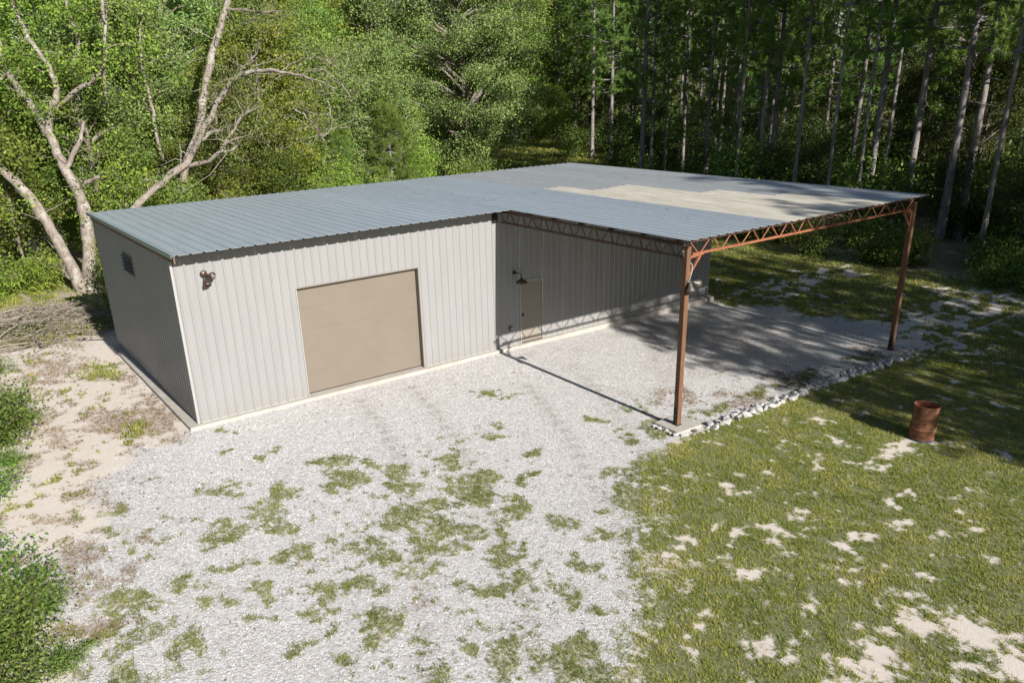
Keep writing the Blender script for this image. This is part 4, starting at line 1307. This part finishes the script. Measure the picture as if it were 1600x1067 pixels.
# the two old trees with bare pale limbs by the left end
def limb_tree(name, limbs, base, label, seed, m_leaf, leafy, per=44, size=.15):
    r = empty(name, base)
    rng = np.random.RandomState(seed)
    b = np.array(base)
    parts, cents = [], []
    twigs = []
    for k, L in enumerate(limbs):
        P = spline(L, 4)
        P[:, :3] -= b
        P[:, :3] += rng.normal(0, .022, (len(P), 3))
        P[:, 3] *= .86 * (1 + rng.normal(0, .07, len(P)))
        V, F = tube_arrays(P[:, :3], P[:, 3], 10 if k < 4 else 7)
        parts.append((V, F))
        if leafy[k]:
            for q in range(leafy[k]):
                i = rng.randint(int(len(P) * .4), len(P))
                a = P[i, :3]
                e = a + rng.normal(0, .8, 3) * (1, 1, .7) + (0, 0, .1)
                twigs.append(tube_arrays(np.array([a, (a + e) / 2 + rng.normal(0, .12, 3), e]), [min(.03, P[i, 3] * .5), .014, .006], 4))
                cents.append(e)
                for g in range(2):
                    e2 = e + rng.normal(0, .4, 3)
                    twigs.append(tube_arrays(np.array([e, e2]), [.010, .005], 3))
                    cents.append(e2)
        for q in range(7):                                       # broken stubs and fine bare twigs
            i = rng.randint(1, len(P))
            a = P[i, :3]
            d = rng.normal(0, 1, 3) + (0, 0, .5)
            d /= np.linalg.norm(d)
            l_ = rng.uniform(.25, 1.3)
            rr0 = min(.028, P[i, 3] * .35)
            parts.append(tube_arrays(np.array([a, a + d * l_ * .5 + rng.normal(0, .06, 3), a + d * l_ + rng.normal(0, .12, 3)]), [rr0, rr0 * .6, .004], 4))
    tv, tf = join(parts)
    link('trunk', np_mesh('trunk', tv, tf, True), M_OAKBARK, r)
    tv, tf = join(twigs)
    link('twigs', np_mesh('twigs', tv, tf, True), M_STICK, r)['kind'] = 'stuff'
    lv, lf = leaf_arrays(np.array(cents), .30, per, size, rng)
    link('crown', np_mesh('crown', lv, lf), m_leaf, r)
    tag(r, label, 'tree')


limb_tree('oak_tree', OAK_LIMBS, (.76, 17.68, -.15), 'old pale-barked oak with forked bare trunks beyond the left wall', 5, M_LEAF_LIGHT, [10, 12, 14, 6, 0, 0, 2, 16, 12, 14])
limb_tree('leaning_tree', LEANING_LIMBS, tuple(LEANING_LIMBS[0][0][:2]) + (-.15,), 'pale leaning tree with arching bare branches behind the left roof edge', 6, M_LEAF_GREY, [8, 10, 0, 10, 0, 4, 6, 6, 6, 10, 10, 12], 30, .11)

# named trees in the lit wood behind the building
def T(kind, loc, s, rz, label, name='broadleaf_tree', leaf=None, group=None, sz=None):
    return plant(name, kind, loc, rz, s, label, 'tree', group, M_BARK, leaf or M_LEAF_OAK, sz=sz)


T(BIGOAK, (30.5, 33.5), 1.0, .4, 'large rounded grey-green oak standing behind the middle of the roof', 'oak_tree', M_LEAF_GREY)
plant('young_pine', YPINE, (17.6, 21.6), .3, 1.0, 'bushy bright green young pine behind the roof, left of the large oak', 'tree', 'young pines behind the roof', M_PINEBARK, M_NEEDLE_Y)
plant('young_pine', YPINE, (14.9, 22.6), 1.7, .86, 'smaller young pine further left behind the roof beside the bushy one', 'tree', 'young pines behind the roof', M_PINEBARK, M_NEEDLE_Y)
LIT_LABEL = ['leafy tree right behind the forked pale oak at the left picture edge', 'leafy tree between the forked oak and the leaning tree, in the second row',
             'shorter leafy tree close behind the rear left roof corner', 'leafy tree behind the leaning tree, right of its upright trunk',
             'low leafy tree under the arching bare branch behind the roof', 'leafy tree behind the end of the arching bare branch', 'leafy tree just left of the young pines, in the second row']
LIT = [((-4.5, 23.5), 0, .95), ((-1.0, 27.0), 1, .9), ((2.8, 23.0), 2, .92), ((5.6, 25.5), 0, .98), ((8.0, 20.5), 2, .80), ((11.0, 23.0), 0, .9), ((13.6, 27.5), 1, .92),
       ((9.0, 30.0), 3, 1.0), ((3.0, 33.0), 1, 1.0), ((-3.0, 34.0), 3, 1.0), ((17.5, 31.0), 0, 1.0), ((21.0, 29.5), 2, 1.0), ((14.0, 36.0), 3, 1.05), ((20.5, 38.0), 1, 1.05),
       ((25.0, 38.5), 0, 1.0), ((8.0, 40.0), 1, 1.1), ((1.0, 43.0), 0, 1.15), ((-6.5, 29.0), 2, 1.0), ((-8.5, 21.0), 0, .9), ((-5.0, 41.0), 1, 1.1), ((26, 47), 3, 1.1), ((18, 47), 1, 1.1), ((11, 50), 3, 1.1), ((24.2, 36.8), 1, 1.1), ((22.0, 44.0), 3, 1.15), ((28.0, 53.0), 1, 1.2), ((57.0, 63.5), 3, 1.35), ((60.5, 70.0), 1, 1.5), ((53.5, 71.0), 3, 1.4)]
for k, (p, v, s) in enumerate(LIT):
    T(DEC[v], p, s, R_.uniform(0, 6.28), LIT_LABEL[k] if k < len(LIT_LABEL) else 'leafy tree deeper in the sunlit wood behind the first row', leaf=(M_LEAF_OAK, M_LEAF_LIGHT, M_LEAF_OAK, M_LEAF_GREY)[k % 4], group='broadleaf trees of the sunlit wood')
for k, (x, y, s) in enumerate([(-3.8, 18.2, .8), (-6.2, 17.0, .7), (3.2, 19.4, .8), (5.0, 16.5, .6), (7.2, 16.6, .62), (-.9, 21.2, .9), (2.0, 15.4, .45), (10.4, 18.2, .66), (13.0, 19.6, .7), (-7.5, 13.0, .5), (20.6, 24.5, .8), (23.5, 31.5, .9), (15.6, 18.6, .55)]):
    T(UNDER[k % 2], (x, y), s, R_.uniform(0, 6.28), 'small leafy understory tree at the edge of the sunlit wood', 'understory_tree', (M_LEAF_LIGHT, M_LEAF_OAK)[k % 2], 'understory trees of the sunlit wood')

# tall pines of the shaded wood on the right: (x, y, variant, scale, label)
PINE_NAMED = [(39.5, 24.2, 0, 1.0, 'tall pine trunk rising behind the rear right roof corner'),
              (40.5, 19.0, 2, .86, 'slim pine behind the far roof edge, second trunk along that edge'),
              (40.0, 13.2, 0, .98, 'tall pine rising over the middle of the far roof edge'),
              (38.4, 5.4, 1, 1.0, 'pale straight pine trunk behind the front half of the far roof edge'),
              (38.6, 3.3, 3, 1.0, 'pale pine trunk left of the far carport post'),
              (36.6, .2, 1, .98, 'pale leaning pine trunk just right of the carport roof tip'),
              (38.0, .0, 3, 1.0, 'second pale pine trunk close beside the one right of the roof tip'),
              (35.8, -3.9, 3, .9, 'pine trunk at the far right above the shaded weeds'),
              (52.0, 41.0, 0, 1.0, 'lit reddish pine trunk beside the far track'),
              (51.0, 42.6, 1, .96, 'dark pine trunk close left of the lit reddish one'),
              (66.0, 66.0, 2, 1.0, 'distant pine trunk seen over the far grassy bank')]
for k, (x, y, v, s, lb) in enumerate(PINE_NAMED):
    plant('pine_tree', PINES[v], (x, y), R_.uniform(0, 6.28), s, lb, 'tree', 'tall pines of the right wood', M_PINEBARK, M_NEEDLE)


def in_view_gap(x, y):
    return False


placed = [(x, y) for x, y, *_ in PINE_NAMED]
for k in range(34):                                              # slim pines along the edge of the wood
    y = R_.uniform(-12, 30)
    x = 32.5 + .45 * max(0, y - 6) + R_.uniform(0, 9)
    if any((x - a) ** 2 + (y - b) ** 2 < 3 for a, b in placed): continue
    placed.append((x, y))
    q = plant('pine_tree', PINES[(1, 3)[k % 2]], (x, y), R_.uniform(0, 6.28), R_.uniform(.5, .7), 'slim pine with a thin bare trunk along the edge of the dark wood', 'tree', 'slim pines along the wood edge', M_PINEBARK, M_NEEDLE, sz=R_.uniform(.85, 1.05))
n = 0
while n < 95:
    x, y = R_.uniform(31.5, 86), R_.uniform(-34, 84)
    edge = 31.5 + .45 * max(0, y - 6)
    if x < edge + 1.0 or (y > 30 and x < 52 + .3 * (y - 30)): continue
    if any((x - a) ** 2 + (y - b) ** 2 < 7 for a, b in placed): continue
    placed.append((x, y))
    n += 1
    k = R_.random()
    if k < .78:
        plant('pine_tree', PINES[R_.randrange(4)], (x, y), R_.uniform(0, 6.28), R_.uniform(.8, 1.1) * (.7 if y < -6 else 1.0), 'pine standing deep in the dark wood on the right', 'tree', 'pines deep in the right wood', M_PINEBARK, M_NEEDLE)
    else:
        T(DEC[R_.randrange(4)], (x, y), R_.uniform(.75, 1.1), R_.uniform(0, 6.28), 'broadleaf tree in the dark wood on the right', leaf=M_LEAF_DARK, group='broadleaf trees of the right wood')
for k in range(34):
    x, y = R_.uniform(31.5, 58), R_.uniform(-14, 36)
    if x < 32.5 + .45 * max(0, y - 6): continue
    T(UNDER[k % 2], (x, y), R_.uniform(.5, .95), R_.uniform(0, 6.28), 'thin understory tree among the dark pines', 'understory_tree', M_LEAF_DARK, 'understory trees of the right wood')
for k in range(30):
    x, y = R_.uniform(33.5, 52), R_.uniform(-32, -6)
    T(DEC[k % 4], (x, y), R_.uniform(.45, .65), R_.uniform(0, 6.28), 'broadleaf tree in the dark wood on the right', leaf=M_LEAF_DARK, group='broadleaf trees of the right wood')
# trees behind the far opening
for k in range(22):
    x, y = R_.uniform(28, 92), R_.uniform(74, 118)
    T(DEC[k % 4], (x, y), R_.uniform(1.0, 1.35), R_.uniform(0, 6.28), 'distant broadleaf tree beyond the far clearing', leaf=(M_LEAF_OAK, M_LEAF_LIGHT)[k % 2], group='trees beyond the far clearing')
for (x, y, s) in ((43, 53, .8), (37, 57, .9), (56, 55, .8), (47.5, 63, .8), (60, 60, .9)):
    T(UNDER[1], (x, y), s, R_.uniform(0, 6.28), 'small tree by the far grassy clearing', 'understory_tree', M_LEAF_LIGHT, 'small trees by the far clearing')
# trees to the south east, outside the picture, that shade the lawn and carport
SHADE = [(16.3, -29.5, 2, .85), (18.9, -30.5, 0, .9), (15.8, -37.5, 0, .95), (17.6, -42.5, 3, 1.0), (20.2, -33.5, 1, .95), (15.2, -25.0, 3, .62), (24.6, -27.5, 2, .9), (27, -33.5, 2, 1.0), (21.8, -36.5, 2, 1.0),
         (18.2, -34.0, 2, .98), (20.5, -40, 0, 1.0), (23.0, -31, 1, .95), (25.5, -37, 3, 1.0), (28.0, -29, 0, .98), (17.0, -47, 1, 1.0), (21.5, -50, 2, 1.05), (30.5, -24, 2, .9),
         (33.0, -33, 1, 1.0), (26, -45, 0, 1.05), (31, -42, 3, 1.05), (34, -19, 3, .9), (36.5, -26, 0, 1.0), (22, -26.5, 3, .8)]
for (x, y, v, s) in SHADE:
    plant('pine_tree', (PINES[v] if (x > 19.5 and v != 0) or (x < 16.4 and y > -32) else OPENPINE[v % 2]), (x, y), R_.uniform(0, 6.28), s, 'pine south of the lawn whose shadow falls across it', 'tree', 'pines that shade the lawn', M_PINEBARK, M_NEEDLE)

# the far wood that closes the view: one mass of trunks and leaves
rng = np.random.RandomState(77)
nC = 9000
ang = rng.uniform(math.radians(-12), math.radians(112), nC)        # compass angle from +y towards +x
dist = rng.uniform(108, 165, nC)
cx_ = -4.8 + np.sin(ang) * dist
cy_ = -20.2 + np.cos(ang) * dist
hc = rng.uniform(0, 34, nC)
fv, ff = leaf_arrays(np.stack([cx_, cy_, hc], 1), 1.5, 22, .75, rng)
fw = link('far_wood', np_mesh('far_wood', fv, ff), M_LEAF_OAK)
tag(fw, 'far dense wood closing the view behind all nearer trees', 'woods', kind='stuff')

# ------------------------------------------------------------------ shrubs and weeds
def shrub(loc, v, s, label, group, m=M_SHRUB, protos=SHR, name='shrub'):
    return plant(name, protos[v], loc, R_.uniform(0, 6.28), s, label, 'shrub', group, M_STEM, m, ('stems', 'foliage'))


for k in range(46):
    y = R_.uniform(-13, 26)
    x = 29.4 + .45 * max(0, y - 5) + R_.uniform(-.2, 3.6)
    shrub((x, y), R_.randrange(3), R_.uniform(.7, 1.15), 'weedy green shrub along the foot of the right wood', 'shrubs along the right wood')
for k in range(70):
    y = R_.uniform(-12, 42)
    x = 33 + .45 * max(0, y - 5) + R_.uniform(0, 20)
    shrub((x, y), R_.randrange(3), R_.uniform(1.2, 2.1), 'tall shrub under the dark pines of the right wood', 'tall shrubs of the right wood', M_SHRUB)
for k in range(26):
    x, y = R_.uniform(-8.5, 9), R_.uniform(13.2, 20)
    if (x - .3) ** 2 + (y - 16.0) ** 2 < 4: continue
    shrub((x, y), R_.randrange(3), R_.uniform(.6, 1.1), 'leafy shrub at the foot of the left wood', 'shrubs of the left wood', M_LEAF_LIGHT)
for k in range(16):
    x, y = R_.uniform(11, 30), R_.uniform(22, 40)
    shrub((x, y), R_.randrange(3), R_.uniform(.8, 1.3), 'shrub under the trees behind the roof', 'shrubs behind the roof', M_LEAF_OAK)
for k in range(18):
    x, y = R_.uniform(50, 76), R_.uniform(44, 74)
    shrub((x, y), R_.randrange(3), R_.uniform(.8, 1.5), 'shrub on the grassy bank by the far track', 'shrubs by the far track')
for (x, y, v, s, lb) in [(-5.25, -6.9, 0, .95, 'leafy green shrub at the bottom left edge beside the gravel'),
                         (-5.3, -5.3, 1, 1.2, 'low leafy shrub at the left edge above the bottom one'),
                         (-4.85, -1.2, 1, .9, 'sparse low shrub at the left edge on brown dirt'),
                         (-4.3, 2.2, 0, 1.1, 'leafy shrub at the left edge beside the bare sand'),
                         (-4.0, 4.4, 1, .8, 'small leafy shrub at the left edge behind the sandy patch'),
                         (-4.9, 6.6, 0, 1.0, 'shrub at the left edge in front of the brush pile')]:
    shrub((x, y), v, s, lb, None, M_SHRUB, WEED)
for (x, y, s, lb) in [(-4.95, -5.9, .8, 'spreading low weed just above the bottom left shrub'), (-5.2, -8.3, .8, 'leafy weed at the very bottom left corner'), (-4.5, -7.9, .5, 'small leafy weed right of the bottom left shrub'), (-4.35, -6.1, .42, 'low weed between the two lower left shrubs and the gravel'), (-4.2, .6, .5, 'low weed on the brown dirt at the left edge'),
                      (-3.5, 3.3, .45, 'low trailing weed reaching over the bare sand'), (-3.6, 8.2, .6, 'low weed between the brush pile and the sand')]:
    shrub((x, y), 1, s, lb, None, M_SHRUB, WEED, 'weed')

# ------------------------------------------------------------------ brush pile
BP = empty('brush_pile', (-1.9, 12.0, float(ground_z(-1.9, 12.0))))
tag(BP, 'heap of cut dry branches behind the rear left corner', 'brush pile')
rng = np.random.RandomState(3)
for k in range(60):
    x, y = rng.normal(0, 1.25), rng.normal(0, 1.0)
    th = rng.normal(.35, .5)
    l_ = rng.uniform(1.0, 3.0)
    z = rng.uniform(.05, .95) * max(.2, 1 - (x * x + y * y) / 7)
    d = np.array([math.cos(th), math.sin(th), rng.normal(0, .1)])
    r0 = rng.uniform(.014, .042)
    pts = [np.array([x, y, z]) + d * (f_ - .5) * l_ + rng.normal(0, .05, 3) for f_ in np.linspace(0, 1, 5)]
    for p in pts: p[2] = max(.03, p[2])
    V, F = tube_arrays(np.array(pts), r0 * np.linspace(1, .4, 5), 5)
    link('branch', np_mesh('branch', V, F, True), M_STICK, BP)
parts = []
for k in range(900):
    x, y = rng.normal(0, 1.5), rng.normal(0, 1.2)
    th = rng.normal(.35, .9)
    l_ = rng.uniform(.3, 1.2)
    z = rng.uniform(.03, 1.0) * max(.15, 1 - (x * x + y * y) / 8)
    d = np.array([math.cos(th), math.sin(th), rng.normal(0, .3)])
    p = np.array([x, y, z])
    pts = np.array([p - d * l_ / 2, p + rng.normal(0, .05, 3), p + d * l_ / 2])
    pts[:, 2] = np.maximum(pts[:, 2], .02)
    parts.append(tube_arrays(pts, [.009, .007, .004], 3))
V, F = join(parts)
tw = link('twigs', np_mesh('twigs', V, F), M_STICK, BP)
tw['kind'] = 'stuff'
lv, lf = leaf_arrays(rng.normal(0, 1, (160, 3)) * (1.5, 1.2, .12) + (0, 0, .3), .16, 14, .09, rng)
lv[:, 2] = np.maximum(lv[:, 2], .02)
dl = link('wilted_leaves', np_mesh('wilted_leaves', lv, lf), M_LEAF_GREY, BP)
dl['kind'] = 'stuff'

# ------------------------------------------------------------------ gravel stones and grass blades
rng = np.random.RandomState(15)
n = 330000
px = rng.uniform(-6, 21.5, n)
py = rng.uniform(-15.5, .1, n)
g, r, dd = cover(px, py)
inside = (px > -.26) & (px < L_ + .22) & (py > -.15)
keep = (rng.rand(n) < r * .9 * (1 - np.clip(dd * 1.3, 0, .9))) & (~inside) & (g < .85)
px, py = px[keep], py[keep]
n = len(px)
s = rng.uniform(.006, .014, n) * np.where(rng.rand(n) < .06, 1.7, 1.0)
a0 = rng.uniform(0, 6.28, n)
pz = ground_z(px, py)
ring = []
for k in range(4):
    a = a0 + k * math.pi / 2 + rng.normal(0, .25, n)
    rr_ = s * rng.uniform(.75, 1.25, n)
    ring.append(np.stack([px + np.cos(a) * rr_, py + np.sin(a) * rr_, pz - .004 + s * rng.uniform(-.2, .35, n)], 1))
ring.append(np.stack([px + rng.normal(0, .3, n) * s, py + rng.normal(0, .3, n) * s, pz + s * rng.uniform(.6, 1.1, n)], 1))
V = np.stack(ring, 1).reshape(-1, 3)
b = np.arange(n)[:, None] * 5
F = np.concatenate([b + np.array([[k, (k + 1) % 4, 4]]) for k in range(4)])
tag(link('gravel', np_mesh('gravel', V, F), M_PEB), 'loose pale limestone gravel covering the yard and carport floor', 'gravel', kind='stuff')


rl = np.random.RandomState(8)
x = np.concatenate([rl.uniform(-7, 1, 16000), rl.uniform(9.5, 19, 3000), rl.uniform(-7, 9, 2500)])
y = np.concatenate([rl.uniform(-9, 17, 16000), rl.uniform(-7.9, -6.2, 3000), rl.uniform(-14, -1, 2500)])
g, r, dd = cover(x, y)
keep = (rl.rand(len(x)) < .04 + .75 * dd) & ~((x > -.3) & (y > -.2) & (y < W_ + .1))
x, y = x[keep], y[keep]
lv, lf = leaf_arrays(np.stack([x, y, ground_z(x, y) + .012], 1), .004, 1, .075, rl, 3.0, .4)
tag(link('leaf_litter', np_mesh('leaf_litter', lv, lf), M_LITTER), 'brown fallen leaves and bits of bark scattered over the sandy dirt', 'leaf litter', kind='stuff')


rx = np.concatenate([rl.uniform(9.6, 19.5, 130), rl.uniform(.2, 9.2, 40)])
ry = np.concatenate([rl.uniform(-7.4, 8.5, 130), rl.uniform(-.5, 8.5, 40)])
lv, lf = leaf_arrays(np.stack([rx, ry, roof_z(ry) + .034], 1), .003, 1, .07, rl, 5.0, .3)
tag(link('roof_debris', np_mesh('roof_debris', lv, lf), M_LITTER), 'scattered fallen leaves and twigs lying on the metal roof', 'debris', kind='stuff')


def blades(px, py, per, h0, h1, w, rng, splay=.9):
    n = len(px)
    N = n * per
    bx = np.repeat(px, per) + rng.normal(0, .02, N)
    by = np.repeat(py, per) + rng.normal(0, .02, N)
    bz = ground_z(bx, by) - .004
    th = rng.uniform(0, 6.28, N)
    h = rng.uniform(h0, h1, N)
    lean = np.abs(rng.normal(0, splay, N)) * h
    wx, wy = -np.sin(th) * w / 2, np.cos(th) * w / 2
    A = np.stack([bx + wx, by + wy, bz], 1)
    Bv = np.stack([bx - wx, by - wy, bz], 1)
    Cv = np.stack([bx + np.cos(th) * lean, by + np.sin(th) * lean, bz + h], 1)
    return np.stack([A, Bv, Cv], 1).reshape(-1, 3), np.arange(N * 3).reshape(-1, 3)


sets = []
n = 360000
x = rng.uniform(-6.5, 20, n)
y = rng.uniform(-17, .5, n)
g, r, dd = cover(x, y)
keep = rng.rand(n) < sstep(.12, .60, g) * (.25 + .75 * sstep(.42, .56, fbm(x, y, 7.0, 3, 51)))
keep &= ~((x > -.26) & (y > -.15) & (x < L_ + .2))
wild = (x < np.interp(y, LAWN_Y, LAWN_X) - .1) | (y > -7.9)
k2 = keep & wild
tv_, tf_ = blades(x[k2], y[k2], 5, .015, .055, .012, rng, 1.3)
tag(link('weed_tufts', np_mesh('weed_tufts', tv_, tf_), M_TUFT), 'low olive and brown weed tufts growing through the gravel', 'weeds', kind='stuff')
keep &= ~wild
sets.append(blades(x[keep], y[keep], 5, .02, .06, .013, rng, 1.1))
n = 60000
x = rng.uniform(19, 34, n)
y = rng.uniform(-12, 20, n)
g, r, dd = cover(x, y)
keep = rng.rand(n) < sstep(.3, .75, g)
sets.append(blades(x[keep], y[keep], 5, .04, .12, .028, rng))
n = 26000
x = rng.uniform(-8, 0.5, n)
y = rng.uniform(-2, 22, n)
g, r, dd = cover(x, y)
keep = (rng.rand(n) < sstep(.3, .75, g)) & ~((x > -.26) & (y < W_ + .1))
sets.append(blades(x[keep], y[keep], 5, .05, .16, .026, rng))
n = 30000
x = rng.uniform(28, 62, n)
y = rng.uniform(30, 70, n)
sets.append(blades(x, y, 4, .12, .35, .09, rng))
n = 26000
x = rng.uniform(-6.5, 1.0, n)
y = rng.uniform(-10, 14, n)
g, r, dd = cover(x, y)
keep = (rng.rand(n) < sstep(.18, .6, dd) * .8) & ~((x > -.26) & (y > -.15))
dv, df_ = blades(x[keep], y[keep], 4, .02, .07, .014, rng)
n = 9000
x = rng.uniform(9.4, 19, n)
y = rng.uniform(-7.9, -5.5, n)
g, r, dd = cover(x, y)
keep = rng.rand(n) < sstep(.15, .6, dd) * .7
dv2, df2 = blades(x[keep], y[keep], 4, .02, .06, .014, rng)
dv, df_ = join([(dv, df_), (dv2, df2)])
tag(link('dry_grass', np_mesh('dry_grass', dv, df_), M_STRAW), 'dry brown grass stubble on the bare dirt', 'dry grass', kind='stuff')
V, F = join(sets)
tag(link('grass', np_mesh('grass', V, F), M_GRASS), 'patchy green and straw coloured lawn grass', 'grass', kind='stuff')
